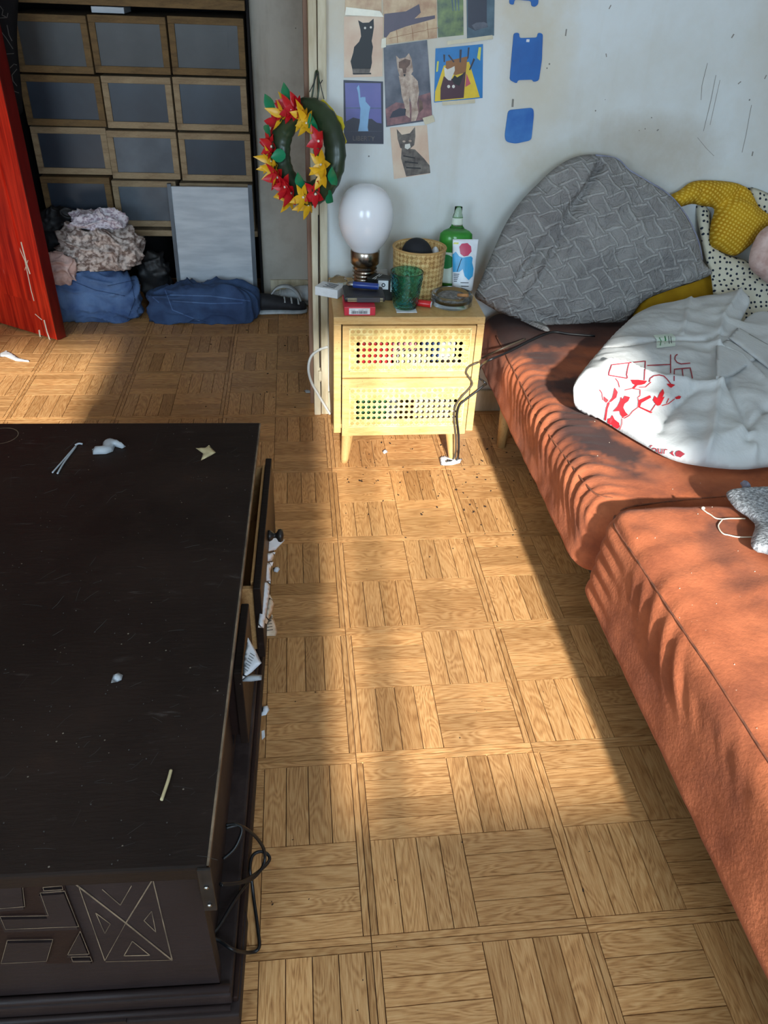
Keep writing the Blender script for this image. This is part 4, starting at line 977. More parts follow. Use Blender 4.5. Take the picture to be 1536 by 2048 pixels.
# ------------------------------------------------------------------ things on the nightstand
Z = NZ1 + 0.0008
lc = Vector((0.103, 1.905, Z))
lamp = thing('bulb_lamp', 'table lamp shaped like a giant white light bulb', 'lamp', lc)
B().lathe([(0.036, 0.098), (0.040, 0.108), (0.052, 0.122), (0.064, 0.142), (0.0715, 0.166), (0.0738, 0.190), (0.0715, 0.214), (0.064, 0.237), (0.051, 0.255), (0.034, 0.266), (0.016, 0.2715), (0.0, 0.2725)], lc, 48).build('bulb', 'opal_glass', lamp)
prof = [(0.0, 0.0), (0.024, 0.0), (0.027, 0.006)]
for k in range(5): prof += [(0.030, 0.010 + k * 0.010), (0.0345, 0.014 + k * 0.010), (0.030, 0.018 + k * 0.010)]
prof += [(0.036, 0.064), (0.0395, 0.068), (0.0405, 0.100), (0.0385, 0.103)]
B().lathe(prof, lc, 36, cap=False).build('screw_base', 'lamp_metal', lamp)
# basket
bc = Vector((0.247, 1.862, Z))
bk = thing('basket', 'round woven straw basket holding black and white things', 'basket', bc)
B().lathe([(0.0, 0.0), (0.066, 0.0), (0.068, 0.004), (0.0695, 0.06), (0.0715, 0.118), (0.0735, 0.122), (0.072, 0.126), (0.0665, 0.124), (0.065, 0.06), (0.063, 0.008), (0.0, 0.008)], bc, 48, cap=False).build('body', 'woven', bk)
B().tube([bc + Vector((0.0705 * math.cos(a), 0.0705 * math.sin(a), 0.124)) for a in [2 * math.pi * k / 40 for k in range(41)]], 0.0035, 8).build('rim', 'woven', bk)
blob(bc + Vector((-0.006, 0.0, 0.098)), (0.043, 0.042, 0.05), 0.004, 14, 1.0, 0.95, 36, 24, zmin=Z + 0.009).build('black_pouch', 'black_soft', None, 'round black pouch sticking out of the straw basket', 'pouch')
blob(bc + Vector((0.046, 0.012, 0.075)), (0.014, 0.025, 0.045), 0.003, 20, 2.0, 0.95, 24, 16, zmin=Z + 0.009).build('white_roll', 'white_card', None, 'white roll standing in the basket beside the black pouch', 'roll')
# mouthwash bottle
mc = Vector((0.357, 1.925, Z))
mb = thing('bottle', 'half-full green transparent mouthwash bottle with long neck', 'bottle', mc)
pb = [(0.0, 0.0), (0.040, 0.0), (0.044, 0.006), (0.0455, 0.06), (0.0465, 0.125), (0.045, 0.142), (0.036, 0.150), (0.022, 0.156), (0.0155, 0.165), (0.0145, 0.186), (0.0125, 0.193), (0.0105, 0.198), (0.0105, 0.214), (0.0, 0.215)]
B().lathe(pb, mc, 40, 1.0, 0.6, cap=False).build('body', 'green_bottle', mb)
pl = [(r * 0.93, z * 0.985 + 0.002) for r, z in pb[:6]] + [(0.036, 0.146), (0.0, 0.146)]
B().lathe(pl, mc, 40, 1.0, 0.58, cap=False).build('liquid', 'green_liquid', mb)
V = []; Fc = []; n_ = 16
for k in range(n_ + 1):
    a = math.pi * (1.06 + 0.88 * k / n_)
    for z_ in (0.012, 0.098): V.append(mc + Vector((0.0468 * math.cos(a), 0.0285 * math.sin(a), z_)))
for k in range(n_): Fc.append((2 * k, 2 * k + 2, 2 * k + 3, 2 * k + 1))
lab = B().mesh(V, Fc).build('label', 'label_white', mb)
V = []; Fc = []
for k in range(9):
    a = math.pi * (1.1 + 0.42 * k / 8)
    for z_ in (0.052, 0.092): V.append(mc + Vector((0.0474 * math.cos(a), 0.0290 * math.sin(a), 0.072 + (z_ - 0.072) * math.sin(math.pi * (k + 0.4) / 8.8))))
for k in range(8): Fc.append((2 * k, 2 * k + 2, 2 * k + 3, 2 * k + 1))
B().mesh(V, Fc).build('emblem', 'label_green', lab)
B().lathe([(0.0158, 0.168), (0.0150, 0.185)], mc, 24, 1.0, 0.64, cap=False).build('neck_label', 'label_white', mb)
# squeeze tube in front of it
tc = Vector((0.378, 1.873, Z))
tb = thing('squeeze_tube', 'white and blue squeeze tube standing before the green bottle', 'tube', tc)
V = []; Fc = []; n_ = 24; secs = [(0.0, 0.024, 0.015), (0.004, 0.029, 0.018), (0.03, 0.031, 0.0165), (0.08, 0.0335, 0.011), (0.115, 0.0355, 0.005), (0.130, 0.036, 0.0016), (0.136, 0.036, 0.0012)]
for h, a_, c_ in secs:
    for k in range(n_): V.append(tc + Vector((a_ * math.cos(2 * math.pi * k / n_), c_ * math.sin(2 * math.pi * k / n_) + 0.02 * h / 0.136, h)))
for i in range(len(secs) - 1):
    for k in range(n_): Fc.append((i * n_ + k, i * n_ + (k + 1) % n_, (i + 1) * n_ + (k + 1) % n_, (i + 1) * n_ + k))
Fc += [tuple(range(n_))[::-1], tuple(range((len(secs) - 1) * n_, len(secs) * n_))]
ob = B().mesh(V, Fc).build('tube_body', 'tube_white', tb)
bv = BVHTree.FromPolygons(V, Fc)
def loc(px_, py_): return (860 + px_ / 8.536, 400 + py_ / 8.536)
def tdec(name, mat, poly, lift): b = B(); fill_on(b, bv, [loc(*p) for p in poly], 3, lift); return b.build(name, mat, ob)
tdec('blue_wave', 'tube_blue', [(385, 930), (440, 880), (500, 960), (560, 985), (700, 960), (730, 990), (720, 1070), (745, 1170), (730, 1300), (660, 1370), (590, 1300), (560, 1180), (500, 1230), (390, 1230)], 0.0008)
tdec('pink_badge', 'tube_pink', [(500, 800), (540, 745), (640, 735), (700, 790), (710, 880), (650, 950), (580, 965), (520, 920)], 0.0016)
tdec('yellow_band', 'tube_yellow', [(360, 720), (490, 725), (485, 755), (362, 750)], 0.0008)
b = B()
for k in range(5): stroke_on(b, bv, [loc(405, 1265 + 30 * k), loc(500 - 10 * k, 1268 + 30 * k)], 1.4, None, 0.0008)
for k in range(2): stroke_on(b, bv, [loc(520 + 10 * k, 1410 + 60 * k), loc(660, 1415 + 60 * k)], 1.4, None, 0.0008)
stroke_on(b, bv, [loc(540, 1000), loc(460, 1225)], 1.2, None, 0.0014)
b.build('small_print', 'ink', ob, kind='stuff')
# teal tumbler on a white slip
gc = Vector((0.199, 1.742, Z + 0.003))
boxes(((0.172, 1.702, Z), (0.226, 1.765, Z + 0.002)), bev=0.0006).build('paper_slip', 'white_paper', None, 'small white slip under the teal tumbler', 'paper')
V = []; Fc = []; n_ = 72; rows_ = 40
def gl_r(f): return 0.031 + 0.0125 * f
for side in (0, 1):
    for j in range(rows_ + 1):
        f = j / rows_
        for k in range(n_):
            a = 2 * math.pi * k / n_
            emb = 0.0022 * (abs(math.sin(9 * a + f * 24)) + abs(math.sin(9 * a - f * 24)) - 1.0) * (1 if 0.06 < f < 0.88 else 0)
            if side == 0: V.append(gc + Vector(((gl_r(f) + emb) * math.cos(a), (gl_r(f) + emb) * math.sin(a), 0.094 * f)))
            else: V.append(gc + Vector(((gl_r(f) - 0.003) * math.cos(a), (gl_r(f) - 0.003) * math.sin(a), 0.007 + 0.087 * f)))
S = (rows_ + 1) * n_
for j in range(rows_):
    for k in range(n_):
        k2 = (k + 1) % n_; Fc += [(j * n_ + k, j * n_ + k2, (j + 1) * n_ + k2, (j + 1) * n_ + k), (S + j * n_ + k, S + (j + 1) * n_ + k, S + (j + 1) * n_ + k2, S + j * n_ + k2)]
for k in range(n_): k2 = (k + 1) % n_; Fc.append((rows_ * n_ + k, rows_ * n_ + k2, S + rows_ * n_ + k2, S + rows_ * n_ + k))
Fc += [tuple(range(n_))[::-1], tuple(range(S, S + n_))]
B().mesh(V, Fc).build('tumbler', 'teal_glass', None, 'teal embossed glass tumbler at the nightstand front edge', 'glass')
# ashtray
ac = Vector((0.328, 1.766, Z))
at = thing('ashtray', 'thick round glass ashtray full of grey ash', 'ashtray', ac)
B().lathe([(0.0, 0.0), (0.050, 0.0), (0.055, 0.003), (0.056, 0.026), (0.054, 0.031), (0.046, 0.031), (0.043, 0.026), (0.040, 0.010), (0.0, 0.008)], ac, 48, cap=False).build('dish', 'clear_glass', at)
B().lathe([(0.0, 0.009), (0.0395, 0.011), (0.0425, 0.021), (0.036, 0.026), (0.018, 0.0285), (0.0, 0.0275)], ac, 40, cap=False).build('ash_fill', 'ash', at)
b = B(); b.tube([ac + Vector((0.012, -0.016, 0.031)), ac + Vector((0.036, -0.034, 0.036))], 0.0042, 10, False); b.build('cigarette_butt', 'butt', None, 'burnt cigarette butt resting on the ashtray rim', 'cigarette butt')
# lighters, wallet, packets
def lighter(c, ax, L_, r, mat, capm, label):
    c = Vector(c); ax = Vector(ax).normalized(); t = thing('lighter', label, 'lighter', c)
    B().lathe([(0.0, 0.0), (r * 0.92, 0.0), (r, 0.002), (r, L_ * 0.8), (r * 0.95, L_ * 0.82)], c, 18, axis=ax, cap=False).build('body', mat, t)
    B().lathe([(r * 0.9, L_ * 0.8), (r * 0.9, L_ * 0.95), (r * 0.5, L_), (0.0, L_)], c, 14, axis=ax, cap=False).build('metal_hood', 'steel', t)
    B().lathe([(0.0, -0.0015), (r * 0.9, -0.001), (r * 0.9, 0.0)], c, 14, axis=ax, cap=False).build('end_cap', capm, t); return t
lighter((0.268, 1.738, Z + 0.0095), (-0.92, 0.38, 0.0), 0.06, 0.009, 'red_lighter', 'white_card', 'red plastic lighter lying between tumbler and ashtray')
lighter((0.128, 1.765, Z + 0.048), (-0.97, 0.24, 0.0), 0.082, 0.0085, 'blue_lighter', 'blue_pale', 'dark blue lighter lying on the wallet')
# wallet with card edges and strap
wl = thing('wallet', 'black leather wallet with card slots on the red packet', 'wallet', (0.085, 1.76, Z + 0.021))
b = B(); b.box((0.036, 1.715, Z + 0.0235), (0.143, 1.815, Z + 0.037), 0.006); b.build('cover', 'black_leather', wl)
for k in range(3): boxes(((0.044, 1.7135, Z + 0.026 + 0.0035 * k), (0.136, 1.716, Z + 0.0272 + 0.0035 * k))).build('card_edge', 'tan_scrap', wl)
boxes(((0.068, 1.712, Z + 0.0245), (0.128, 1.7155, Z + 0.0365)), bev=0.001).build('strap', 'grey_leather', wl)
# red carton with barcode label
rp = thing('cigarette_carton', 'red and white packet with barcode label under the wallet', 'packet', (0.075, 1.73, Z))
boxes(((0.034, 1.684, Z), (0.114, 1.775, Z + 0.0225)), bev=0.0012).build('body', 'red_card', rp)
lb_ = boxes(((0.046, 1.6832, Z + 0.0035), (0.100, 1.684, Z + 0.0195))).build('label', 'white_card', rp)
rr_ = random.Random(3); x_ = 0.052
bb = B()
while x_ < 0.094:
    wd = rr_.choice((0.0006, 0.001, 0.0016)); bb.box((x_, 1.6829, Z + 0.005), (x_ + wd, 1.6833, Z + 0.0125)); x_ += wd + rr_.choice((0.0008, 0.0012))
bb.box((0.050, 1.6829, Z + 0.0145), (0.062, 1.6833, Z + 0.0152)); bb.box((0.070, 1.6829, Z + 0.0145), (0.083, 1.6833, Z + 0.0154)); bb.box((0.088, 1.6829, Z + 0.015), (0.094, 1.6833, Z + 0.0154))
bb.build('barcode', 'ink', lb_, kind='stuff')
def obox(name, c, sx, sy, sz, rz, mat, bev=0.0012, parent=None, tilt=0.0, **kw):
    M_ = Matrix.Translation(c) @ Matrix.Rotation(rz, 4, 'Z') @ Matrix.Rotation(tilt, 4, 'X')
    b = B(); b.box((-sx / 2, -sy / 2, 0), (sx / 2, sy / 2, sz), bev, M_); return b.build(name, mat, parent, **kw), M_
# dark striped packet behind
pk = thing('cigarette_packet', 'dark packet with pale stripes leaning at the lamp foot', 'packet', (0.125, 1.838, Z))
bo, M_ = obox('body', (0.140, 1.836, Z), 0.055, 0.05, 0.050, math.radians(-32), 'pack_dark', parent=pk)
for k, x_ in enumerate((-0.012, -0.006, 0.012, 0.017)):
    b = B(); b.box((x_, -0.024, 0.0501), (x_ + 0.002, 0.02 - 0.02 * (k > 1), 0.0506), 0, M_); b.build('stripe', 'white_card', pk)
pk = thing('matchbox', 'small dark packet with white round-logo panel behind the blue lighter', 'packet', (0.158, 1.80, Z))
bo, M_ = obox('body', (0.153, 1.805, Z), 0.050, 0.020, 0.058, math.radians(-6), 'pack_dark', parent=pk)
b = B(); b.box((-0.021, -0.0106, 0.030), (0.006, -0.0101, 0.054), 0, M_); pn_ = b.build('panel', 'white_card', pk)
b = B(); b.lathe([(0.0028, 0.0), (0.0028, 0.0006), (0.0052, 0.0006), (0.0052, 0.0)], M_ @ Vector((-0.007, -0.0107, 0.042)), 20, axis=(M_.to_3x3() @ Vector((0, -1, 0))), cap=False); b.build('ring_logo', 'ink', pn_)
b = B(); b.box((0.012, -0.0106, 0.024), (0.021, -0.0101, 0.05), 0, M_); b.build('panel', 'white_card', pk)
# white carton overhanging at the casing side
wc = thing('white_carton', 'crumpled white carton overhanging the nightstand beside the door casing', 'packet', (0.005, 1.84, Z))
bo, M_ = obox('body', (0.004, 1.842, Z), 0.068, 0.05, 0.024, math.radians(-28), 'white_paper', 0.002, parent=wc)
bb = B()
for k in range(5): bb.box((-0.015 + 0.008 * (k % 2), -0.015 + 0.007 * k, 0.0241), (0.02, -0.012 + 0.007 * k, 0.0244), 0, M_)
bb.build('print', 'ink', bo, kind='stuff')
# crumpled clear wrapper by the lamp
blob((0.030, 1.902, Z + 0.014), (0.022, 0.022, 0.016), 0.005, 30, 6.0, 0.9, 24, 16, zmin=Z, ridge=0.006).build('wrapper', 'clear_glass', None, 'crumpled clear wrapper between lamp and door casing', 'wrapper')
scrap('paper_scrap', 'white_paper', [(746, 540), (768, 534), (778, 545), (776, 556), (752, 552)], 'white crumpled paper between lamp and basket', 'paper', z=Z + 0.001, top=0.012, wr=0.004, seed=9)

# ================================================================== CORDS AROUND THE NIGHTSTAND
b = B(); b.tube([py(655, 694, 1.99), py(640, 699, 1.975), py(623, 712, 1.95), py(617, 735, 1.94), py(622, 762, 1.94), py(637, 790, 1.945), py(652, 815, 1.95), py(660, 828, 1.955)], 0.0042, 8)
b.build('lamp_cord', 'cable_white', None, 'white cord looping in front of the door casing', 'cord')
b = B(); yy = WY - 0.026
b.tube([py(637, 430, yy), py(637, 535, yy), py(638, 620, yy), py(640, 735, yy)], 0.0016, 6)
b.tube([py(641, 764, yy), py(642, 790, yy)], 0.0012, 6)
ic = b.build('pull_cord', 'cable_black', None, 'thin dark cord running down the door casing to a small switch', 'cord')
p = py(640, 750, WY - 0.026); boxes(((p.x - 0.006, p.y - 0.006, p.z - 0.018), (p.x + 0.006, p.y + 0.006, p.z + 0.014)), bev=0.003).build('cord_switch', 'casing_paint', ic)
YF = NF - 0.010
def cable(pts, r, mat, label):
    b = B(); b.tube(pts, r, 8); return b.build('power_cable', mat, None, label, 'cable')
SZ1, SZ2 = 0.366, 0.406
cable([pz(895, 921, 0.010), pz(912, 921, 0.006), py(917, 905, YF), py(917, 868, YF), py(914, 835, YF), py(918, 812, YF), py(930, 800, YF), py(950, 785, YF), py(966, 772, YF), py(972, 768, YF - 0.01), py(966, 762, YF - 0.005), pxx(957, 754, 0.425), pxx(960, 735, 0.435), pz(975, 722, SZ1 + 0.004), pz(1015, 705, SZ1 + 0.004), pz(1060, 682, SZ1 + 0.004), pz(1092, 668, SZ1 + 0.004), pz(1112, 664, SZ1 + 0.005), pz(1140, 668, SZ1 + 0.005), pz(1190, 672, SZ1 + 0.005)], 0.0032, 'cable_black', 'black cable running from the nightstand foot up over the sofa seat')
cable([pz(892, 923, 0.008), pz(905, 919, 0.006), py(911, 905, YF), py(911, 868, YF), py(908, 835, YF), py(911, 812, YF), py(922, 795, YF), py(940, 775, YF), py(944, 765, YF), py(936, 752, YF), py(932, 744, YF), py(938, 733, YF), py(955, 725, YF), pxx(962, 718, 0.43), pz(1000, 699, SZ1 + 0.004), pz(1050, 678, SZ1 + 0.004)], 0.0028, 'cable_brown', 'grey brown cable with a loop beside the upper cane drawer')

# ================================================================== SOFA
def rounded_section(x0, x1, y0, y1, z0, z1, r, wr_fun, nx=70, ny=150, nz=26, gr_fun=None, lean=0.0):
    """a stuffed seat block: rounded box whose cover is really creased"""
    V = []; idx = {}; F = []
    def vid(i, j, k):
        if (i, j, k) not in idx: idx[(i, j, k)] = len(V); V.append((i, j, k))
        return idx[(i, j, k)]
    for i in range(nx):
        for j in range(ny):
            F.append((vid(i, j, nz), vid(i + 1, j, nz), vid(i + 1, j + 1, nz), vid(i, j + 1, nz)))
            F.append((vid(i, j, 0), vid(i, j + 1, 0), vid(i + 1, j + 1, 0), vid(i + 1, j, 0)))
    for j in range(ny):
        for k in range(nz):
            F.append((vid(0, j, k), vid(0, j, k + 1), vid(0, j + 1, k + 1), vid(0, j + 1, k)))
            F.append((vid(nx, j, k), vid(nx, j + 1, k), vid(nx, j + 1, k + 1), vid(nx, j, k + 1)))
    for i in range(nx):
        for k in range(nz):
            F.append((vid(i, 0, k), vid(i + 1, 0, k), vid(i + 1, 0, k + 1), vid(i, 0, k + 1)))
            F.append((vid(i, ny, k), vid(i, ny, k + 1), vid(i + 1, ny, k + 1), vid(i + 1, ny, k)))
    P = []; G = []
    # finer columns near the front face
    for i, j, k in V:
        fx = (i / nx) ** 1.7
        p = Vector((x0 + (x1 - x0) * fx, y0 + (y1 - y0) * j / ny, z0 + (z1 - z0) * k / nz))
        q = Vector((min(max(p.x, x0 + r), x1 - r), min(max(p.y, y0 + r), y1 - r), min(max(p.z, z0 + 0.012), z1 - r)))
        d = p - q
        rz = r if p.z > (z0 + z1) / 2 else r
        if d.length > 1e-9:
            dn_ = Vector((d.x / r, d.y / r, d.z / (r if d.z > 0 else 0.012)))
            m = max(abs(dn_.x), abs(dn_.y), abs(dn_.z)); dn_ = dn_.normalized() * m
            p = q + Vector((dn_.x * r, dn_.y * r, dn_.z * (r if d.z > 0 else 0.012)))
        nrm = d.normalized() if d.length > 1e-9 else Vector((0, 0, 1))
        if lean: p.x += lean * max(0.0, (p.z - z0) / (z1 - z0)) * max(0, 1 - (p.x - x0) / 0.25)
        P.append(p + nrm * wr_fun(p, nrm)); G.append(gr_fun(P[-1], nrm) if gr_fun else 0.0)
    return P, F, G
def sm(a, b_, x): t = min(max((x - a) / (b_ - a), 0), 1); return t * t * (3 - 2 * t)
def wr1(p, n):
    h = 0.004 * noise.fractal(p * 7, 1, 2, 3) + 0.002 * noise.noise(p * 22)
    front = max(0.0, -n.x)
    if front > 0.05 or p.x < 0.60:
        w1 = sm(1.72, 1.5, p.y) * sm(0.90, 0.97, p.y); vert = math.exp(-((p.z - 0.335) / 0.055) ** 2)
        ph = (p.y + 0.85 * (0.37 - p.z) + 0.022 * noise.noise(p * 9) + 0.25 * max(0, p.x - 0.46)) / 0.034
        rid = (0.5 + 0.5 * math.sin(2 * math.pi * ph)) ** 2
        dens = 0.35 + 0.65 * sm(-0.25, 0.4, noise.noise(Vector((p.y * 5, p.z * 6, 3.1))))
        h += 0.0085 * rid * w1 * vert * dens * sm(0.62, 0.5, p.x)
    ph2 = (p.y * 0.8 + p.x * 0.5 + 0.05 * noise.noise(p * 5)) / 0.05
    if n.z > 0.5: h += 0.002 * (0.5 + 0.5 * math.sin(2 * math.pi * ph2)) * sm(-0.1, 0.5, noise.noise(p * 4)) * sm(0.85, 0.6, p.x)
    # stuffing: seat swells a little
    return h
def gr1(p, n):
    g = 0.0
    top = sm(0.3, 0.9, n.z); nz = noise.fractal(p * 9, 0.8, 2, 4)
    d = p.x - 0.50
    g += 0.95 * math.exp(-((d - 0.065) / 0.095) ** 2) * (0.35 + 0.65 * sm(-0.35, 0.35, noise.fractal(Vector((p.x * 10, p.y * 10, 1)), 0.8, 2, 5))) * top * sm(0.98, 1.08, p.y)
    g += 0.85 * sm(1.62, 1.78, p.y + 0.06 * nz) * (0.35 + 0.65 * top)  # far end beyond the sun's cutoff: shade painted into the cover colour
    g += 0.8 * math.exp(-((p.x - 0.66) / 0.15) ** 2 - ((p.y - 1.2) / 0.2) ** 2) * sm(-0.3, 0.3, nz)
    crack = noise.noise(p * 9); 
    return min(0.92, max(0.0, g))
def wr2(p, n):
    h = (0.0015 if n.x < -0.4 else 0.004) * noise.fractal(p * 6 + Vector((5, 0, 0)), 1, 2, 3) + 0.001 * noise.noise(p * 25)
    if p.x < 0.6:
        w1 = math.exp(-((p.y - 0.56) / 0.16) ** 2); vert = math.exp(-((p.z - 0.34) / 0.045) ** 2)
        ph = (p.y + 0.75 * (0.40 - p.z) + 0.03 * noise.noise(p * 7)) / 0.047
        h += 0.008 * (0.5 + 0.5 * math.sin(2 * math.pi * ph)) ** 2.2 * w1 * vert * sm(-0.3, 0.25, noise.noise(Vector((p.y * 6, p.z * 9, 8.2)))) * sm(0.6, 0.5, p.x)
        h += 0.004 * math.exp(-((p.y - 0.83) / 0.05) ** 2) * math.sin(p.z * 180) * sm(0.56, 0.48, p.x)
    if n.z > 0.5: h += 0.002 * math.sin((p.y * 0.95 - p.x * 0.3) * 95 + 3 * noise.noise(p * 6)) * sm(0.0, 0.5, noise.noise(p * 5))
    return h
def gr2(p, n):
    top = sm(0.3, 0.9, n.z); nz = noise.fractal(p * 10, 0.8, 2, 4)
    g = 0.6 * math.exp(-((p.y - 0.84) / 0.05) ** 2) * sm(-0.2, 0.4, nz) * top
    g += 0.55 * math.exp(-((p.x - 0.62) / 0.05) ** 2 - ((p.y - 0.70) / 0.16) ** 2) * sm(-0.4, 0.3, nz) * top
    return min(0.85, max(0.0, g))
sofa = thing('sofa', 'low rust-orange velvet sofa with two stained seat sections and wooden legs', 'sofa', (0.95, 0.8, 0))
def sect(args, mat, name):
    P, F, G = rounded_section(*args[:7], args[7], gr_fun=args[8], lean=args[9])
    off = ORG[sofa.name]; me = bpy.data.meshes.new(name); me.from_pydata([p - off for p in P], [], F); me.update()
    at = me.attributes.new('grime_and_shade', 'FLOAT', 'POINT'); at.data.foreach_set('value', G)
    for p in me.polygons: p.use_smooth = True
    me.materials.append(MATS[mat]); o = bpy.data.objects.new(name, me); COL.objects.link(o); o.parent = sofa; ORG[o.name] = off
    return o, BVHTree.FromPolygons(P, F)
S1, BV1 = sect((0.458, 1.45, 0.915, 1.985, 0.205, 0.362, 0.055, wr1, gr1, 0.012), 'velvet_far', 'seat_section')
S2, BV2 = sect((0.458, 1.45, -0.45, 0.895, 0.200, 0.404, 0.045, wr2, gr2, 0.018), 'velvet_near', 'seat_section')
def down(bv, x, y, lift=0.0): h = bv.ray_cast(Vector((x, y, 1.0)), Vector((0, 0, -1))); return h[0].z + lift if h[0] is not None else 0.37
# seat frame and legs
boxes(((0.50, -0.40, 0.185), (1.42, 0.88, 0.206)), bev=0.003).build('seat_frame', 'dark_fabric', sofa)
boxes(((0.50, 0.93, 0.187), (1.42, 1.96, 0.208)), bev=0.003).build('seat_frame', 'dark_fabric', sofa)
lx = pz(996, 893, 0.0)
for x, y in ((lx.x + 0.01, lx.y), (1.36, lx.y), (0.86, 1.0), (1.36, 1.0), (0.86, 0.75), (1.36, 0.75), (0.86, -0.3), (1.36, -0.3)):
    B().lathe([(0.0, 0.0), (0.014, 0.0), (0.022, 0.187), (0.0, 0.1875)], (x, y, 0.0006), 14, cap=False).build('leg', 'beech_leg', sofa)
def on_sofa(x, y, lift=0.0):
    """where the line of sight through a point of the photograph meets the seats"""
    d = ray(x, y).normalized(); best = None
    for bv in (BV1, BV2):
        h = bv.ray_cast(CAM, d)
        if h[0] is not None and (best is None or h[3] < best[3]): best = h
    return best[0] + Vector((0, 0, lift)) if best else pz(x, y, SZ1 + lift)

def seam(pts, o):
    b = B(); b.tube([on_sofa(x, y) for x, y in pts], 0.0019, 6, steps=5); b.build('seam', 'velvet_seam', o)
seam([(992, 672), (1010, 705), (1025, 736), (1040, 765), (1056, 798), (1072, 832), (1090, 859), (1105, 880), (1122, 902), (1140, 927), (1158, 952), (1173, 970), (1186, 984), (1202, 992), (1225, 996)], S1)
seam([(1450, 993), (1400, 997), (1350, 1002), (1300, 1008), (1270, 1012), (1244, 1020), (1230, 1032), (1228, 1048), (1240, 1070), (1252, 1088), (1275, 1122), (1298, 1157), (1321, 1192), (1344, 1227), (1367, 1261), (1390, 1295), (1414, 1330), (1437, 1365), (1470, 1417), (1500, 1465), (1534, 1518), (1580, 1590), (1640, 1690)], S2)
# ================================================================== CUSHION, BLANKETS, TOTE BAG
def lean_pt(x, y, o, n): return ppl(x, y, o, n)
# grey cushion: leaning on the wall, foot on the seat
co = Vector((0.7, 1.845, 0.385)); cn = Vector((0, -0.955, 0.295)).normalized()
outl = [(950, 592), (962, 560), (985, 505), (1010, 450), (1040, 405), (1075, 368), (1110, 336), (1150, 314), (1190, 309), (1232, 316), (1258, 340), (1300, 365), (1340, 392), (1372, 432), (1395, 480), (1404, 520), (1424, 545), (1395, 562), (1340, 580), (1288, 602), (1262, 632), (1240, 648), (1180, 652), (1120, 658), (1080, 660), (1040, 640), (1000, 625), (965, 605)]
lp = lambda x, y: ppl(x, y, co, cn)
cre = [([lp(1200, 325), lp(1160, 380), (lp(1110, 450)), lp(1060, 510), lp(1025, 560)], -0.032, 0.012), ([lp(1190, 340), lp(1130, 440), lp(1095, 510), lp(1070, 560), lp(1045, 600)], -0.026, 0.010), ([lp(1180, 335), lp(1120, 430), lp(1060, 530)], 0.016, 0.022),
       ([lp(1330, 420), lp(1240, 470), lp(1150, 540), lp(1080, 600)], 0.007, 0.02), ([lp(965, 590), lp(1030, 618), lp(1110, 640)], -0.008, 0.008), ([lp(1380, 520), lp(1340, 560)], -0.010, 0.009), ([lp(1150, 330), lp(1090, 400), lp(1030, 480), lp(985, 560)], 0.006, 0.03)]
pil, pbv = soft('cushion', 'pillow_cloth', [lp(x, y) for x, y in outl], cn, 0.050, 0.030, 0.13, 0.008, label='large grey patterned cushion leaning against the wall on the sofa', cat='cushion', creases=cre, wr=0.011, wrs=12, seed=2.0, zmin=SZ1 + 0.010)
# piping along the cushion edge
b = B(); b.tube([lp(x, y) - cn * -0.003 for x, y in [(1190, 311), (1232, 318), (1258, 341), (1300, 366), (1340, 393), (1372, 433), (1395, 481), (1403, 520)]], 0.003, 6); b.build('piping', 'cloth_blue_grey', pil)
# cushion cover hanging below its foot
soft('cushion_cover', 'pillow_cloth', [pz(x, y, SZ1 + 0.014) for x, y in [(1003, 621), (1020, 632), (1040, 640), (1090, 662), (1098, 655), (1060, 636), (1020, 620)]], (0, 0, 1), 0.006, 0.004, 0.015, 0.008, label='loose grey cushion cover corner lying under the cushion', cat='cover', wr=0.003, wrs=20)
# mustard sheet lying flat behind bag and cushion
fl = [(1262, 630), (1300, 602), (1350, 585), (1425, 560), (1440, 575), (1440, 640), (1400, 690), (1300, 690), (1262, 650)]
uo = Vector((1.0, 1.90, 0.405)); un = Vector((0, -0.62, 0.78)).normalized(); up_ = lambda x, y: ppl(x, y, uo, un)
soft('mustard_sheet', 'mustard_plain', [up_(x, y) for x, y in [(1265, 640), (1285, 600), (1330, 575), (1440, 548), (1446, 600), (1440, 625), (1380, 640), (1300, 655)]], un, 0.006, 0.005, 0.02, 0.012, label='plain mustard sheet lying on the seat between cushion and tote bag', cat='sheet', wr=0.004, wrs=9, seed=4, zmin=SZ1 + 0.008)
# reversible blanket: starry side spread out, mustard side folded over
bl = thing('blanket', 'crumpled mustard and starry white blanket heaped against the wall', 'blanket', (1.25, 1.85, SZ1))
bo = Vector((1.2, 1.90, 0.5)); bn = Vector((0, -0.80, 0.60)).normalized(); bp = lambda x, y: ppl(x, y, bo, bn)
star = [(1392, 412), (1418, 420), (1424, 480), (1450, 508), (1490, 520), (1560, 560), (1640, 610), (1640, 700), (1500, 690), (1440, 640), (1428, 600), (1421, 548), (1408, 505)]
soft('starry_side', 'star_cloth', [bp(x, y) for x, y in star], bn, 0.018, 0.008, 0.05, 0.010, parent=bl, wr=0.012, wrs=8, seed=6, zmin=SZ1 + 0.012, creases=[([bp(1430, 560), bp(1500, 548), bp(1600, 580)], -0.012, 0.012), ([bp(1425, 590), bp(1530, 575)], 0.008, 0.015)])
mo = Vector((1.2, 1.955, 0.62)); mn = Vector((0, -0.93, 0.37)).normalized(); mp_ = lambda x, y: ppl(x, y, mo, mn)
must = [(1336, 396), (1360, 380), (1386, 363), (1430, 361), (1475, 367), (1498, 382), (1512, 410), (1545, 440), (1520, 468), (1492, 498), (1468, 512), (1440, 502), (1420, 488), (1421, 450), (1428, 418), (1405, 412), (1382, 408), (1352, 415)]
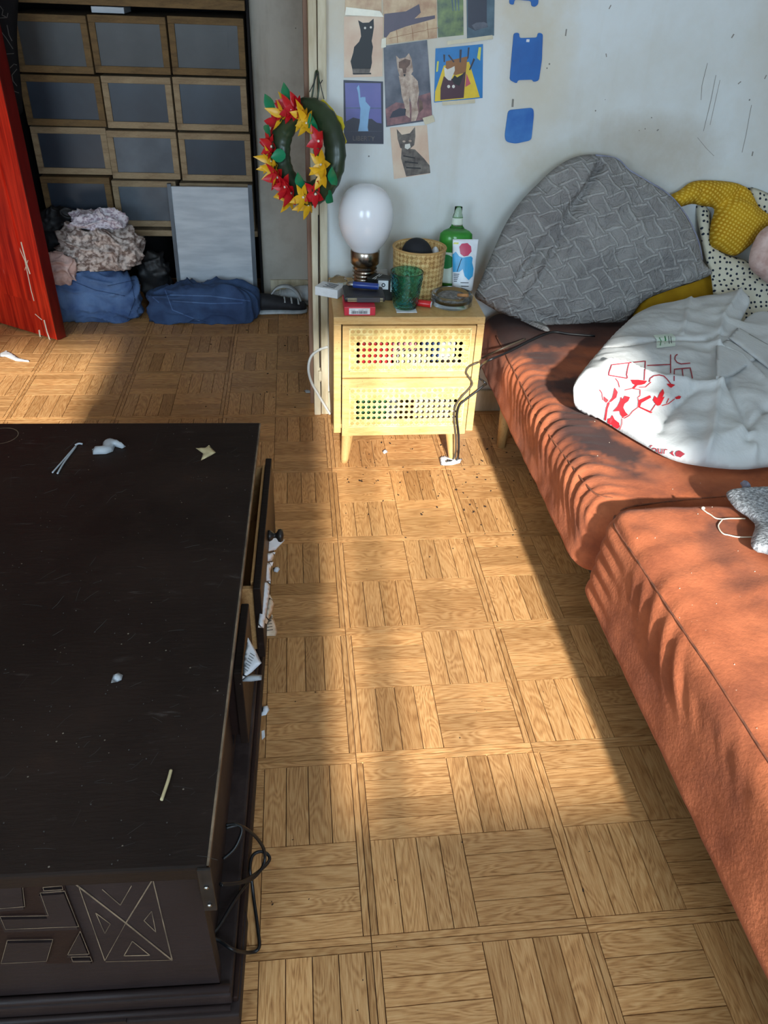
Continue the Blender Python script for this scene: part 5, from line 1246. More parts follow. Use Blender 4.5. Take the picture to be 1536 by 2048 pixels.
soft('mustard_side', 'mustard_dots', [mp_(x, y) for x, y in must], mn, 0.045, 0.02, 0.06, 0.008, parent=bl, wr=0.008, wrs=9, seed=9, creases=[([mp_(1386, 368), mp_(1398, 385), mp_(1394, 408)], -0.014, 0.008), ([mp_(1470, 385), mp_(1452, 400), mp_(1430, 416)], -0.022, 0.009), ([mp_(1490, 420), mp_(1462, 410), mp_(1440, 425)], 0.012, 0.012), ([mp_(1470, 400), mp_(1500, 412)], -0.008, 0.006)])
so = Vector((1.2, 1.975, 0.62)); sp_ = lambda x, y: ppl(x, y, so, mn)
soft('starry_corner', 'star_cloth', [sp_(x, y) for x, y in [(1496, 376), (1540, 388), (1620, 430), (1600, 500), (1540, 460), (1510, 420)]], mn, 0.015, 0.006, 0.04, 0.012, parent=bl, wr=0.006, wrs=10, seed=3)
# dusky garment at the frame edge
go = Vector((1.25, 1.80, 0.5)); gp = lambda x, y: ppl(x, y, go, mn)
soft('garment', 'cloth_pink_grey' if 'cloth_pink_grey' in MATS else 'cloth_pink', [gp(x, y) for x, y in [(1505, 490), (1530, 455), (1600, 430), (1680, 470), (1680, 580), (1560, 575), (1520, 555), (1498, 530)]], mn, 0.045, 0.03, 0.06, 0.012, label='dusky pink garment crumpled on the starry blanket', cat='garment', wr=0.014, wrs=12, seed=1)

# tote bag lying half full on the seat
bagpts = [((1147, 775), 0.452), ((1158, 752), 0.450), ((1190, 712), 0.440), ((1230, 668), 0.430), ((1275, 630), 0.420), ((1330, 612), 0.420), ((1400, 602), 0.430), ((1440, 598), 0.445), ((1478, 589), 0.470), ((1500, 601), 0.470), ((1490, 625), 0.45), ((1478, 652), 0.43), ((1500, 640), 0.42), ((1560, 650), 0.42), ((1680, 700), 0.41), ((1720, 800), 0.39), ((1680, 900), 0.38), ((1600, 930), 0.376), ((1536, 936), 0.374), ((1480, 941), 0.374), ((1400, 934), 0.374), ((1340, 920), 0.374), ((1280, 888), 0.374), ((1220, 850), 0.378), ((1175, 822), 0.390), ((1152, 800), 0.425)]
bz = lambda x, y, z=0.44: pz(x, y, z)
bcre = [([bz(1185, 705), bz(1230, 708), bz(1300, 697), bz(1358, 690), bz(1410, 690), bz(1440, 680)], -0.010, 0.006), ([bz(1478, 600), bz(1440, 650), bz(1432, 685), bz(1428, 720), bz(1438, 770), bz(1430, 850), bz(1420, 920)], 0.010, 0.007), ([bz(1375, 612), bz(1360, 680)], 0.006, 0.006),
        ([bz(1210, 750), bz(1260, 757), bz(1300, 765), bz(1380, 770), bz(1440, 775)], 0.012, 0.012), ([bz(1390, 775), bz(1350, 800), bz(1330, 830)], -0.014, 0.014), ([bz(1200, 780), bz(1150, 790)], 0.010, 0.01), ([bz(1260, 830), bz(1270, 860), bz(1300, 890)], -0.008, 0.01), ([bz(1500, 840), bz(1540, 810), bz(1580, 800)], -0.014, 0.010), ([bz(1400, 915), bz(1480, 895), bz(1540, 880)], -0.008, 0.008), ([bz(1510, 850), bz(1530, 890)], 0.01, 0.01), ([bz(1450, 760), bz(1490, 810), bz(1510, 860)], -0.012, 0.01), ([bz(1420, 700), bz(1480, 720), bz(1540, 770)], 0.010, 0.01), ([bz(1425, 870), bz(1480, 850), bz(1530, 820)], 0.010, 0.02)]
bag, bbv = soft('tote_bag', 'bag_cotton', [pz(x, y, z) for (x, y), z in bagpts], (0, -0.12, 1), 0.040, 0.05, 0.10, 0.006, label='white cotton tote bag with red print lying on the sofa seat', cat='bag', creases=[(c_, a_ * 1.5, w_ * 1.1) for c_, a_, w_ in bcre], wr=0.009, wrs=7, seed=5, zmin=SZ1 + 0.010)
def bl_(px_, py_): return (1140 + px_ / 5.486, 640 + py_ / 5.486)
def bstroke(name, lines, w_, mat):
    b = B()
    for l in lines: stroke_on(b, bbv, [bl_(*p) for p in l], w_ * 1.3, None, 0.004)
    return b.build(name, mat, bag)
arc = lambda cx, cy, rx, ry, a0, a1, n_=12: [(cx + rx * math.cos(math.radians(a0 + (a1 - a0) * k / n_)), cy - ry * math.sin(math.radians(a0 + (a1 - a0) * k / n_))) for k in range(n_ + 1)]
bstroke('printed_letter', [[(1320, 472), (1220, 482), (1175, 465), (1150, 430), (1155, 395), (1180, 375)]], 1.6, 'print_maroon')
bstroke('printed_letter', [[(1142, 670), (1145, 540), (1320, 525), (1345, 640)], [(1232, 535), (1240, 618)]], 1.6, 'print_maroon')
bstroke('printed_letter', [[(1104, 378), (1104, 582)], [(1104, 488), (848, 498)]], 1.6, 'print_maroon')
bstroke('printed_letter', [[(870, 680), (880, 640), (920, 612), (980, 603), (1030, 615), (1070, 655), (1105, 700)]], 1.7, 'print_maroon')
bstroke('printed_letter', [[(425, 605), (430, 570), (458, 492), (640, 470), (828, 450), (815, 660)], [(650, 470), (632, 540), (622, 600), (632, 636)], [(425, 605), (630, 640)]], 1.6, 'print_maroon')
def bfill(name, polys, mat='print_red'):
    for p in polys:
        b = B(); fill_on(b, bbv, [bl_(*q) for q in p], 2.5, 0.004)
        if len(b.bm.faces): b.build(name, mat, bag)
bfill('printed_shape', [[(665, 655), (750, 655), (850, 668), (820, 700), (780, 712), (740, 716), (700, 758), (680, 750), (715, 712), (690, 700)],
       [(1020, 755), (1035, 800), (1015, 850), (1040, 840), (1010, 900), (990, 935), (960, 940), (935, 915), (910, 880), (930, 830), (960, 860), (985, 800)],
       [(600, 830), (660, 845), (640, 890), (600, 920), (585, 960), (610, 1010), (640, 1040), (580, 1070), (555, 1040), (545, 1000), (470, 1005), (520, 950), (550, 890), (560, 840), (580, 870)],
       [(755, 880), (880, 825), (892, 850), (785, 910), (770, 950), (905, 1010), (890, 1022), (755, 960)],
       [(465, 1040), (490, 1090), (540, 1130), (545, 1170), (515, 1205), (440, 1170), (410, 1130), (415, 1085), (445, 1075)],
       [(490, 740), (525, 790), (510, 850), (450, 900), (425, 905), (465, 850)], [(370, 835), (425, 880), (400, 910), (375, 890)], [(1060, 700), (1115, 700), (1155, 712), (1110, 745), (1085, 730)], [(1150, 850), (1195, 830), (1222, 840), (1205, 865), (1165, 868)]])
bstroke('printed_outline', [[(500, 640), (530, 680), (545, 740)], [(325, 765), (350, 800), (362, 880)], [(415, 910), (395, 1000), (385, 1140)], [(600, 770), (680, 750), (770, 765), (770, 830), (745, 850), (755, 900), (745, 960), (690, 1000), (650, 1050), (600, 1078), (570, 1070)], [(890, 1000), (940, 925)], [(1010, 940), (1080, 920), (1150, 865)], [(570, 1080), (570, 1140), (545, 1205)], [(760, 738), (830, 735), (890, 680)], [(1060, 915), (1085, 860)]], 1.1, 'print_red')
bstroke('printed_stem', [[(430, 905), (405, 970), (392, 1060), (378, 1140)]], 3.0, 'print_red')
# shop lettering and lozenge emblem at the hem
def text_on(name, s, x, y, size, ang, mat):
    cu = bpy.data.curves.new('lettering', 'FONT'); cu.body = s; cu.size = 1.0; to = bpy.data.objects.new('lettering', cu); COL.objects.link(to)
    dg = bpy.context.evaluated_depsgraph_get(); me = bpy.data.meshes.new_from_object(to.evaluated_get(dg)); bpy.data.objects.remove(to)
    b = B(); vv = []
    for v in me.vertices:
        px_ = x + (v.co.x * math.cos(ang) + v.co.y * math.sin(ang)) * size; py_ = y + (v.co.x * math.sin(ang) - v.co.y * math.cos(ang)) * size
        h = hit(bbv, px_, py_, 0.004); vv.append(b.bm.verts.new(h) if h is not None else None)
    for p in me.polygons:
        if all(vv[i] is not None for i in p.vertices): b.bm.faces.new([vv[i] for i in p.vertices])
    if len(b.bm.faces): return b.build(name, mat, bag)
text_on('printed_word', 'four', 1297, 905, 22, 0.09, 'print_maroon')
bfill('printed_emblem', [[(1095, 1462), (1140, 1430), (1128, 1460), (1150, 1500)], [(1170, 1440), (1205, 1432), (1262, 1470), (1210, 1508), (1165, 1495), (1155, 1465)]], 'print_maroon')
# sewn tag
b = B(); fill_on(b, bbv, [bl_(*p) for p in [(915, 165), (1120, 148), (1158, 190), (1155, 285), (950, 308), (948, 215)]], 3, 0.006); tg = b.build('care_tag', 'label_white', bag)
b = B(); stroke_on(b, bbv, [bl_(980, 190), bl_(1000, 230), bl_(990, 280)], 1.6, None, 0.008); stroke_on(b, bbv, [bl_(1040, 175), bl_(1050, 215), bl_(1040, 260)], 2.4, None, 0.008); b.build('tag_print', 'label_green', tg, kind='stuff')
b = B(); stroke_on(b, bbv, [bl_(1080, 175), bl_(1090, 260)], 1.2, None, 0.008); stroke_on(b, bbv, [bl_(1105, 180), bl_(1115, 255)], 1.2, None, 0.008); b.build('tag_writing', 'ink', tg, kind='stuff')
# woven handles
for poly in ([(1432, 692), (1456, 678), (1495, 704), (1513, 719), (1466, 752), (1432, 760)], [(1457, 676), (1476, 654), (1545, 694), (1610, 740), (1600, 786), (1530, 732)]):
    q = [hit(bbv, x, y, 0.010) or pz(x, y, 0.46) for x, y in poly]
    soft('handle', 'bag_cotton', q, (0, -0.5, 0.85), 0.003, 0.002, 0.01, 0.008, parent=bag, wr=0.002, wrs=20, smooth=False)
# grey towel, ribbon, string on the near seat
TZ2 = SZ2 + 0.016
tw = [(1452, 988), (1470, 980), (1500, 978), (1560, 975), (1700, 985), (1720, 1090), (1640, 1110), (1560, 1108), (1524, 1104), (1505, 1096), (1502, 1080), (1510, 1052), (1498, 1034), (1470, 1015)]
soft('towel', 'terry_grey', [pz(x, y, TZ2) for x, y in tw], (0, 0, 1), 0.012, 0.010, 0.02, 0.007, label='grey terry towel lying on the near sofa seat', cat='towel', wr=0.006, wrs=14, seed=3, zmin=SZ2 + 0.006)
soft('ribbon', 'cloth_blue_grey', [pz(x, y, SZ2 + 0.010) for x, y in [(1480, 966), (1490, 964), (1503, 976), (1500, 981), (1478, 980), (1484, 974)]], (0, 0, 1), 0.012, 0.004, 0.02, 0.006, label='small blue grey ribbon end poking out behind the towel', cat='ribbon', wr=0.004, wrs=30)
b = B(); S_ = lambda x, y: on_sofa(x, y, 0.0022)
b.tube([S_(*p) for p in [(1405, 1021), (1413, 1027), (1420, 1031), (1430, 1038), (1441, 1040), (1447, 1040), (1458, 1039), (1475, 1039), (1490, 1039)]], 0.0013, 6)
b.tube([S_(*p) for p in [(1444, 1041), (1437, 1050), (1436, 1056), (1440, 1064), (1447, 1070), (1456, 1072), (1475, 1076), (1503, 1076)]], 0.0013, 6)
b.lathe([(0.0, -0.0035), (0.003, -0.002), (0.0036, 0.0), (0.003, 0.002), (0.0, 0.0035)], S_(1405, 1020) + Vector((0, 0, 0.002)), 10)
b.build('string', 'string', None, 'pale knotted string looped beside the towel', 'string')
# ash and fluff specks on the seats
b = B(); r3 = random.Random(12)
for k in range(60):
    x, y = r3.uniform(1000, 1520), r3.uniform(690, 1500)
    if x < 960 + (y - 700) * 0.62 + 60: continue
    h = on_sofa(x, y, 0.0006)
    if h.z < 0.33: continue
    s_ = r3.uniform(0.0004, 0.0009); b.box((h.x - s_, h.y - s_ * 0.6, h.z - 0.0005), (h.x + s_, h.y + s_ * 0.6, h.z + s_ * 0.8))
b.build('ash_specks', 'string', sofa, kind='stuff')

# ================================================================== CARDS AND PLATES ON THE WALL
CY = WY - 0.0006
def card(poly, mat, label, lift, group='postcards taped to the wall'):
    f = lambda x, y, d=0.0: py(x, y, CY - lift - d)
    return B().prism([f(*p) for p in poly], (0, -1, 0), 0.0007).build('postcard', mat, None, label, 'postcard', group), lift + 0.0007
def art(o, lift, name, mat, poly, d=1):
    B().prism([py(x, y, CY - lift - 0.0003 * (d - 1)) for x, y in poly], (0, -1, 0), 0.0003).build(name, mat, o)
c4 = lambda pts: [(660 + x / 3.413, y / 3.413) for x, y in pts]
c3 = lambda pts: [(680 + x / 7.585, 20 + y / 7.585) for x, y in pts]
c9 = lambda pts: [(850 + x / 9.307, y / 9.307) for x, y in pts]
# black cat
o, l_ = card([(688, 33), (766, 30), (765, 153), (688, 155)], 'card_beige', 'beige postcard of a sitting black cat on a plinth', 0.0)
art(o, l_, 'cat_figure', 'cat_black', c3([(275, 155), (345, 195), (440, 190), (510, 130), (515, 260), (495, 390), (480, 470), (500, 560), (480, 700), (485, 800), (465, 890), (185, 890), (160, 780), (200, 650), (215, 560), (290, 480), (320, 400), (310, 300)]))
for ex, ey in ((380, 273), (468, 263)): art(o, l_, 'cat_eye', 'card_edge', c3([(ex + 17 * math.cos(a * 0.785), ey + 19 * math.sin(a * 0.785)) for a in range(8)]), 2)
art(o, l_, 'plinth', 'tabby_grey', c3([(185, 890), (465, 885), (450, 950), (195, 955)]))
art(o, l_, 'plinth_shadow', 'cat_black', c3([(190, 956), (470, 952), (475, 975), (200, 980)]))
# cat shadow on a terrace
o, l_ = card([(765, -60), (872, -60), (874, 76), (768, 89)], 'card_sand', 'sandy postcard of a long cat shadow over a grating', 0.0001)
art(o, l_, 'shadow_figure', 'card_violet', c3([(670, 60), (1000, 20), (1110, -40), (1200, -90), (1225, 40), (1130, 130), (1440, 80), (1440, 130), (1000, 250), (760, 340), (700, 420), (665, 410)]))
for k in range(4): art(o, l_, 'grating_bar', 'card_brown', c3([(740 + 190 * k, 430 - 45 * k), (930 + 190 * k, 385 - 40 * k), (930 + 190 * k, 392 - 40 * k), (740 + 190 * k, 437 - 45 * k)]), 2)
for k in range(3): art(o, l_, 'grating_bar', 'card_brown', c3([(855 + 230 * k, 300 - 60 * k), (862 + 230 * k, 300 - 60 * k), (880 + 235 * k, 500 - 40 * k), (872 + 235 * k, 500 - 40 * k)]), 2)
# plain card above the black cat
card([(690, -60), (763, -60), (763, 26), (690, 28)], 'card_sand', 'plain sandy card above the black cat postcard', 0.0001)
# forest, dark figure
o, l_ = card([(873, -60), (926, -60), (927, 70), (876, 75)], 'card_forest', 'green postcard of leafy forest undergrowth', 0.0002)
art(o, l_, 'bright_foliage', 'card_yellow', c9([(220, 0), (330, 0), (300, 90), (330, 160), (260, 250), (230, 200)])) if False else None
for k in range(3): art(o, l_, 'tree_stem', 'card_teal', c9([(480 + 60 * k, -100), (510 + 60 * k, -100), (530 + 55 * k, 200), (512 + 55 * k, 200)]))
o, l_ = card([(932, -60), (990, -60), (988, 71), (934, 77)], 'card_teal', 'dark blue green postcard of a robed figure', 0.0002)
art(o, l_, 'robe', 'card_dark', c9([(790, -200), (1150, -200), (1150, 400), (1170, 500), (930, 570), (800, 500)]))
art(o, l_, 'robe_hem', 'card_smoke', c9([(870, 470), (960, 420), (1100, 410), (1165, 440), (1160, 510), (930, 560)]), 2)
# coyote
o, l_ = card([(767, 92), (854, 80), (865, 240), (772, 254)], 'card_smoke', 'framed dark postcard of a sitting coyote on red rock', 0.0009)
art(o, l_, 'rock', 'card_rock', c3([(690, 1500), (850, 1400), (1000, 1420), (1200, 1300), (1370, 1250), (1395, 1640), (1060, 1700), (715, 1755)]))
art(o, l_, 'body', 'fur_light', c3([(890, 1000), (1090, 980), (1180, 1080), (1200, 1250), (1170, 1420), (1190, 1560), (1150, 1680), (1080, 1690), (1085, 1450), (1050, 1300), (1060, 1560), (1060, 1640), (1000, 1600), (980, 1450), (935, 1300), (920, 1150)]), 2)
art(o, l_, 'head', 'fur_light', c3([(850, 690), (900, 740), (990, 720), (1045, 655), (1085, 740), (1110, 930), (1050, 1020), (980, 1040), (900, 990), (870, 880), (860, 790)]), 3)
art(o, l_, 'forehead', 'fur_brown', c3([(890, 790), (990, 740), (1070, 760), (1060, 830), (1010, 880), (1000, 960), (960, 960), (945, 890), (895, 880)]), 4)
art(o, l_, 'nose', 'cat_black', c3([(960, 975), (995, 970), (990, 1005), (970, 1008)]), 5)
art(o, l_, 'shadow_rock', 'card_dark', c3([(750, 1640), (800, 1540), (900, 1490), (1000, 1500), (990, 1600)]), 2)
art(o, l_, 'tail', 'fur_brown', c3([(1190, 1330), (1250, 1390), (1260, 1500), (1200, 1560)]), 3)
# collage with two small animals in a bag
o, l_ = card([(871, 97), (966, 88), (965, 196), (868, 205)], 'sky_blue', 'bright blue and yellow postcard of two kittens in a hanging bag', 0.0004)
art(o, l_, 'yellow_field', 'card_yellow', c9([(350, 1220), (820, 1150), (1020, 1810), (180, 1890), (190, 1700)]))
art(o, l_, 'bag_lining', 'card_brown', c9([(390, 1140), (790, 1050), (760, 1350), (560, 1400), (380, 1320)]), 2)
art(o, l_, 'bag_front', 'card_plum', c9([(350, 1420), (560, 1480), (760, 1330), (720, 1820), (285, 1860), (290, 1640)]), 3)
art(o, l_, 'bag_patch', 'card_rose', c9([(770, 1360), (850, 1560), (750, 1620)]), 3)
art(o, l_, 'kitten_head', 'card_edge', c9([(355, 1250), (420, 1290), (480, 1265), (550, 1230), (555, 1310), (520, 1400), (480, 1500), (430, 1490), (370, 1430)]), 4)
art(o, l_, 'kitten_head', 'cat_black', c9([(550, 1400), (600, 1440), (700, 1380), (740, 1330), (680, 1500), (640, 1600), (540, 1560), (500, 1480)]), 4)
for x_ in (440, 530): art(o, l_, 'paw', 'card_edge', c9([(x_ + 28 * math.cos(a * 0.785), 1610 + 32 * math.sin(a * 0.785)) for a in range(8)]), 5)
for i_, pg in enumerate(([(340, 1010), (375, 1020), (370, 1150), (350, 1160)], [(425, 1030), (450, 1015), (550, 1150), (530, 1165)], [(645, 925), (685, 920), (670, 1160), (640, 1160)], [(800, 885), (830, 880), (810, 1080), (785, 1110)], [(905, 1080), (930, 1110), (840, 1310), (820, 1300)])): art(o, l_, 'clothes_peg', 'card_dark', c9(pg), 5)
for pg in ([(1000, 880), (1045, 880), (1025, 1130), (970, 1080)], [(225, 1140), (260, 1140), (240, 1330), (205, 1340)]): art(o, l_, 'clothes_peg', 'tube_yellow', c9(pg), 5)
# statue at dusk with title
o, l_ = card([(687, 160), (766, 163), (767, 288), (688, 287)], 'card_dark', 'dark bordered dusk postcard of a torch-bearing statue titled LIBERTY', 0.0003)
art(o, l_, 'evening_sky', 'card_night', c3([(75, 1105), (620, 1110), (630, 1720), (90, 1690)]))
art(o, l_, 'tree_line', 'card_dark', c3([(90, 1690), (200, 1630), (320, 1660), (480, 1650), (560, 1710), (630, 1720), (632, 1830), (90, 1830)]), 2)
art(o, l_, 'horizon', 'card_teal', c3([(85, 1480), (626, 1485), (626, 1495), (85, 1492)]), 2)
art(o, l_, 'statue', 'statue_blue', c3([(255, 1180), (285, 1135), (300, 1200), (310, 1330), (340, 1320), (385, 1320), (390, 1390), (460, 1470), (440, 1560), (420, 1780), (430, 1840), (275, 1840), (300, 1700), (310, 1500), (290, 1400), (275, 1260)]), 3)
art(o, l_, 'title_line', 'card_smoke', c3([(90, 1838), (635, 1838), (635, 1843), (90, 1843)]), 3)
def wall_text(o, lift, s, x, y, size, mat):
    cu = bpy.data.curves.new('lettering', 'FONT'); cu.body = s; to = bpy.data.objects.new('lettering', cu); COL.objects.link(to)
    dg = bpy.context.evaluated_depsgraph_get(); me = bpy.data.meshes.new_from_object(to.evaluated_get(dg)); bpy.data.objects.remove(to)
    p0 = py(x, y, CY - lift - 0.0008); b = B()
    b.mesh([p0 + Vector((v.co.x * size, 0, v.co.y * size)) for v in me.vertices], [tuple(p.vertices) for p in me.polygons]); b.build('title', mat, o)
wall_text(o, l_, 'LIBERTY', 705, 281, 0.0165, 'tabby_grey')
# tabby cat
o, l_ = card([(780, 255), (854, 250), (860, 347), (788, 358)], 'card_beige', 'beige postcard of a grey tabby cat, lowest of all', 0.0002)
art(o, l_, 'cat_body', 'tabby_grey', c4([(490, 1010), (580, 1020), (640, 1080), (680, 1130), (685, 1180), (520, 1205), (505, 1150), (485, 1080)]))
art(o, l_, 'cat_head', 'tabby_grey', c4([(455, 880), (490, 920), (545, 910), (580, 865), (583, 930), (575, 990), (530, 1030), (480, 1010), (462, 950)]), 2)
art(o, l_, 'cat_muzzle', 'card_edge', c4([(512, 985), (545, 980), (550, 1005), (530, 1020), (510, 1010)]), 3)
for ex, ey in ((505, 965), (547, 962)): art(o, l_, 'cat_eye', 'fur_light', c4([(ex + 11 * math.cos(a * 0.785), ey + 7 * math.sin(a * 0.785)) for a in range(8)]), 3)
for k in range(3): art(o, l_, 'tabby_stripe', 'cat_black', c4([(500 + 10 * k, 1060 + 40 * k), (580 + 20 * k, 1075 + 35 * k), (580 + 20 * k, 1083 + 35 * k), (500 + 10 * k, 1068 + 40 * k)]), 2)
# strips of tape
for poly, lb_t in (([(692, 14), (760, 22), (768, 34), (690, 30)], 'shiny tape strip above the black cat postcard'), ([(845, 236), (866, 230), (870, 243), (850, 250)], 'tape strip at the foot of the coyote postcard'), ([(763, 78), (772, 75), (772, 94), (762, 97)], 'small tape strip between black cat and coyote postcards'), ([(894, 82), (985, 70), (986, 78), (895, 90)], 'yellowed tape strip above the kitten postcard'), ([(884, 203), (950, 198), (950, 206), (885, 211)], 'yellowed tape strip under the kitten postcard')):
    B().prism([py(x, y, CY - 0.0030) for x, y in poly], (0, -1, 0), 0.0003).build('tape_strip', 'tape', None, lb_t, 'tape', 'tape strips on the wall')
# blue plates
def rcorner(pts, r=4, n_=4):
    out = []
    m = len(pts)
    for i in range(m):
        p = Vector(pts[i]); a = (Vector(pts[i - 1]) - p); c = (Vector(pts[(i + 1) % m]) - p); ra = min(r, a.length * 0.45); rc = min(r, c.length * 0.45)
        A = p + a.normalized() * ra; C_ = p + c.normalized() * rc
        for k in range(n_ + 1): t = k / n_; out.append(tuple(A.lerp(p, t).lerp(p.lerp(C_, t), t)))
    return out
def plate(poly, mat, label, r=5, th=0.004):
    return B().prism([py(x, y, CY) for x, y in rcorner(poly, r)], (0, -1, 0), th).build('blue_plate', mat, None, label, 'plate', 'blue plates in a column on the wall')
o = plate([(1027, 66), (1038, 65), (1038, 76), (1074, 75), (1075, 65), (1085, 67), (1083, 120), (1077, 161), (1066, 164), (1064, 159), (1035, 160), (1033, 167), (1019, 160), (1023, 110)], 'blue_plate', 'blue plate with four corner tabs, middle of its column')
boxes(((py(1055, 81, CY).x - 0.004, CY - 0.0046, py(1055, 81, CY).z - 0.003), (py(1055, 81, CY).x + 0.004, CY - 0.004, py(1055, 81, CY).z + 0.003))).build('slot', 'white_card', o)
plate([(1020, -60), (1076, -60), (1076, 8), (1069, 14), (1062, 12), (1062, 2), (1028, -1), (1027, 10), (1018, 8)], 'blue_plate', 'blue plate above the four-tabbed one, cut by the frame')
plate([(1016, 220), (1066, 215), (1067, 230), (1062, 280), (1030, 287), (1011, 283), (1009, 270)], 'blue_faded', 'faded square blue plate below the four-tabbed one', 7)

wb = bpy.data.objects['wall_back']
for pts, w_ in [([(1133, 58), (1131, 72)], 2.5), ([(1212, 107), (1213, 114)], 2), ([(1468, 68), (1463, 76)], 2.5), ([(1415, 126), (1404, 170), (1402, 200)], 1.0), ([(1432, 150), (1422, 200), (1407, 262)], 1.0), ([(1440, 160), (1420, 250)], 0.9), ([(1503, 210), (1492, 270), (1484, 305)], 1.0), ([(1506, 303), (1504, 312)], 2.5), ([(1482, 163), (1476, 168)], 2), ([(1533, 150), (1529, 158)], 2), ([(1316, 259), (1314, 262)], 2.5), ([(1395, 275), (1412, 296), (1428, 312)], 0.9), ([(1026, 198), (1025, 214)], 4.0), ([(1222, 10), (1218, 18)], 2)]:
    b = B(); stroke_on(b, None, pts, w_, lambda x, y: py(x, y, CY)); b.build('scuff_mark', 'scuff', wb)

# ================================================================== WREATH ON THE CASING
wn = Vector((-0.70, -0.69, 0.16)).normalized(); wcn = ppl(614, 306, Vector((-0.05, 1.945, 0.79)), wn)
wu = Vector((0, 0, 1)); wu = (wu - wn * wu.dot(wn)).normalized(); wr_ = wu.cross(wn).normalized()
wreath = thing('wreath', 'dark green satin wreath with red and yellow fabric flowers on the door casing', 'wreath', wcn)
wp = lambda x, y: ppl(x, y, wcn, wn)
top_, bot_, lef_, rig_ = wp(622, 190), wp(618, 412), wp(548, 300), wp(690, 310)
RR = ((top_ - bot_).length / 2 + (lef_ - rig_).length / 2) / 2
r_t = 0.030; Rm = RR - r_t
b = B(); V = []; Fc = []; n1, n2 = 64, 14
for i in range(n1):
    a = 2 * math.pi * i / n1; c = wcn + (wr_ * math.cos(a) + wu * math.sin(a)) * Rm; rad = (c - wcn).normalized()
    for j in range(n2):
        p_ = 2 * math.pi * j / n2; rv = r_t * (1 + 0.05 * math.sin(a * 22 + 2 * p_))
        V.append(c + rad * math.cos(p_) * rv + wn * math.sin(p_) * rv * 0.75)
for i in range(n1):
    for j in range(n2): Fc.append((i * n2 + j, ((i + 1) % n1) * n2 + j, ((i + 1) % n1) * n2 + (j + 1) % n2, i * n2 + (j + 1) % n2))
b.mesh(V, Fc).build('ring', 'satin_green', wreath)
def petal(b, c, d, n, L_, wd, cup):
    d = d.normalized(); s_ = d.cross(n).normalized()
    rows2 = []
    for k in range(6):
        t = k / 5; wdt = wd * math.sin(math.pi * (0.12 + 0.88 * t) ** 0.8) if k < 5 else 0.0
        mid = c + d * L_ * t + n * cup * t * t; rows2.append((mid + s_ * wdt / 2 + n * wdt * 0.22, mid, mid - s_ * wdt / 2 + n * wdt * 0.22))
    vv = [[b.bm.verts.new(p) for p in r] for r in rows2]
    for k in range(5):
        for q in range(2):
            f = b.bm.faces.new([vv[k][q], vv[k][q + 1], vv[k + 1][q + 1], vv[k + 1][q]]); f.smooth = True
def flower(x, y, mat, L_, seed, n_=5, cup=0.014, wd=0.024, lift=0.024):
    rg = random.Random(seed); c = wp(500 + x / 6.4, 130 + y / 6.4); rad = (c - wcn).normalized(); over = max(0, (c - wcn).length - Rm) * 0.6
    c = wcn + rad * min((c - wcn).length, RR - 0.004); n = (wn + rad * 0.25).normalized(); c = c + wn * (lift - over)
    b = B(); a0 = rg.uniform(0, 6.28)
    for k in range(n_):
        a = a0 + 2 * math.pi * k / n_ + rg.uniform(-0.2, 0.2); petal(b, c, wr_ * math.cos(a) + wu * math.sin(a) + wn * 0.15, n, L_ * rg.uniform(0.85, 1.15), wd, cup * rg.uniform(0.3, 1.3))
    fl_ = b.build('flower', mat, wreath)
    if n_ >= 5: B().lathe([(0.0, -0.003), (0.003, -0.002), (0.0034, 0.0), (0.003, 0.002), (0.0, 0.003)], c + n * 0.004, 10, axis=n).build('bead', 'bead', fl_)
for k, (x, y) in enumerate([(325, 710), (625, 600), (970, 985), (300, 1010), (600, 1640), (910, 1650), (440, 1440), (520, 560), (560, 520), (700, 560), (540, 1560), (350, 1050)]): flower(x, y, 'petal_red', 0.037, k + 20, wd=0.024)
for k, (x, y) in enumerate([(780, 680), (480, 650), (430, 430), (1000, 1280), (1020, 1420), (340, 1230), (760, 1690), (470, 1690), (770, 1840), (400, 1380), (350, 1300), (540, 1740), (820, 760)]): flower(x, y, 'petal_yellow', 0.037, k + 50, 4 if k % 3 == 1 else 5, 0.02, wd=0.021)
for k, (x, y, an, L_) in enumerate([(570, 470, 100, 0.042), (370, 580, 120, 0.04), (910, 900, 100, 0.05), (1150, 1540, 90, 0.045), (1060, 1650, -20, 0.04), (740, 1580, 100, 0.04), (520, 1150, 200, 0.04), (300, 900, 60, 0.03), (930, 1200, 60, 0.03)]):
    c = wp(500 + x / 6.4, 130 + y / 6.4) + wn * 0.018; b = B(); a = math.radians(an); petal(b, c, wr_ * math.cos(a) + wu * math.sin(a) + wn * 0.25, wn, L_, 0.034, 0.008); b.build('leaf', 'leaf_green', wreath)
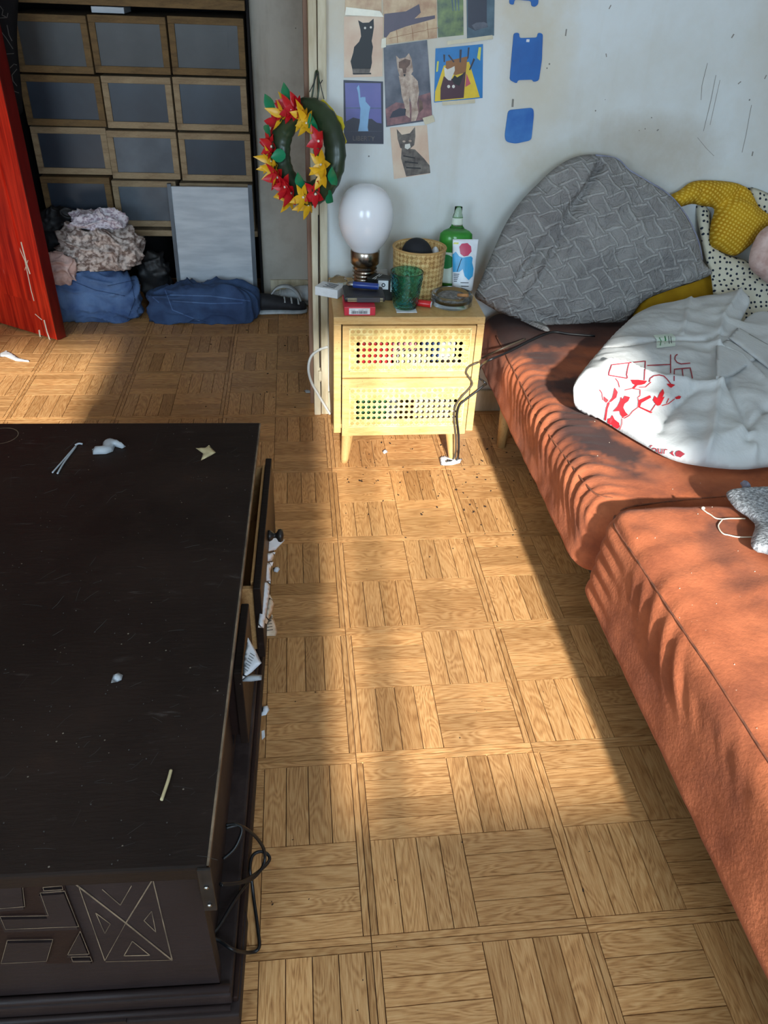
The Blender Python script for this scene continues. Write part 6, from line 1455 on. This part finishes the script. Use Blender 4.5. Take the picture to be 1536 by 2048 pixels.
# yellow felt star peeping out behind, hanging loop and nail
yf = lambda x, y: ppl(500 + x / 6.4, 130 + y / 6.4, wcn - wn * 0.016, wn)
B().prism([yf(*p) for p in [(880, 470), (940, 440), (1060, 560), (1110, 640), (1180, 670), (1215, 790), (1190, 850), (1240, 980), (1225, 1010), (1150, 990), (1000, 700)]], wn, 0.002).build('felt_backing', 'felt_yellow', wreath)
b = B(); b.tube([yf(790, 440), yf(812, 300), yf(840, 100), yf(870, 95), yf(880, 300), yf(855, 470)], 0.0022, 6); b.build('hanging_loop', 'satin_green', wreath)
b = B(); nl = py(634, 146, WY - 0.03); b.tube([nl + Vector((0, -0.014, 0.0)), nl + Vector((0, 0.006, 0))], 0.002, 8, False); nail = b.build('nail', 'iron', None, 'small nail in the door casing carrying the wreath', 'nail')
b = B(); b.tube([py(634, 147, WY - 0.045), py(628, 165, WY - 0.045), py(619, 184, WY - 0.046)], 0.0012, 6); b.tube([py(636, 147, WY - 0.045), py(641, 170, WY - 0.046), py(648, 198, WY - 0.05)], 0.0012, 6); b.tube([py(641, 167, WY - 0.046), py(645, 160, WY - 0.046)], 0.0012, 6)
b.build('wire_hanger', 'cable_black', wreath)

# ================================================================== LITTER ON THE FLOOR
scrap('paper_strip', 'white_card', [(0, 706), (12, 701), (24, 706), (38, 716), (60, 721), (58, 724), (32, 722), (10, 713), (0, 714)], 'torn white paper strip on the sunlit floor before the red door', 'paper', z=0.0015, top=0.003, wr=0.002)
scrap('fluff', 'grey_scrap', [(608, 781), (614, 779), (626, 783), (625, 786), (612, 786)], 'pale fluff on the floor beside the door casing', 'fluff', z=0.0015, top=0.004)
b = B(); r4 = random.Random(5)
for k in range(230):
    u_ = r4.random()
    if u_ < 0.5: x, y = r4.uniform(690, 1000), r4.uniform(875, 1030)
    elif u_ < 0.7: x, y = r4.uniform(890, 1080), r4.uniform(900, 1100)
    elif u_ < 0.85: x, y = r4.uniform(540, 1200), r4.uniform(1030, 2040)
    else: x, y = r4.uniform(300, 640), r4.uniform(600, 820)
    p = pz(x, y, 0); s_ = r4.choice((0.0008, 0.0010, 0.0013, 0.0018, 0.0024)) * (0.6 if y > 1030 else 1.0); a = r4.uniform(0, 3.14)
    if p.x < -0.18 and p.y < 1.5: continue
    b.box((-s_ * r4.uniform(1, 2.2), -s_ * 0.7, 0.0002), (s_ * 1.2, s_ * 0.7, s_ * 0.8), 0, Matrix.Translation(p) @ Matrix.Rotation(a, 4, 'Z'))
b.build('crumbs', 'crumb', None, 'dark crumbs and ash scattered over the parquet floor', 'crumbs', kind='stuff')
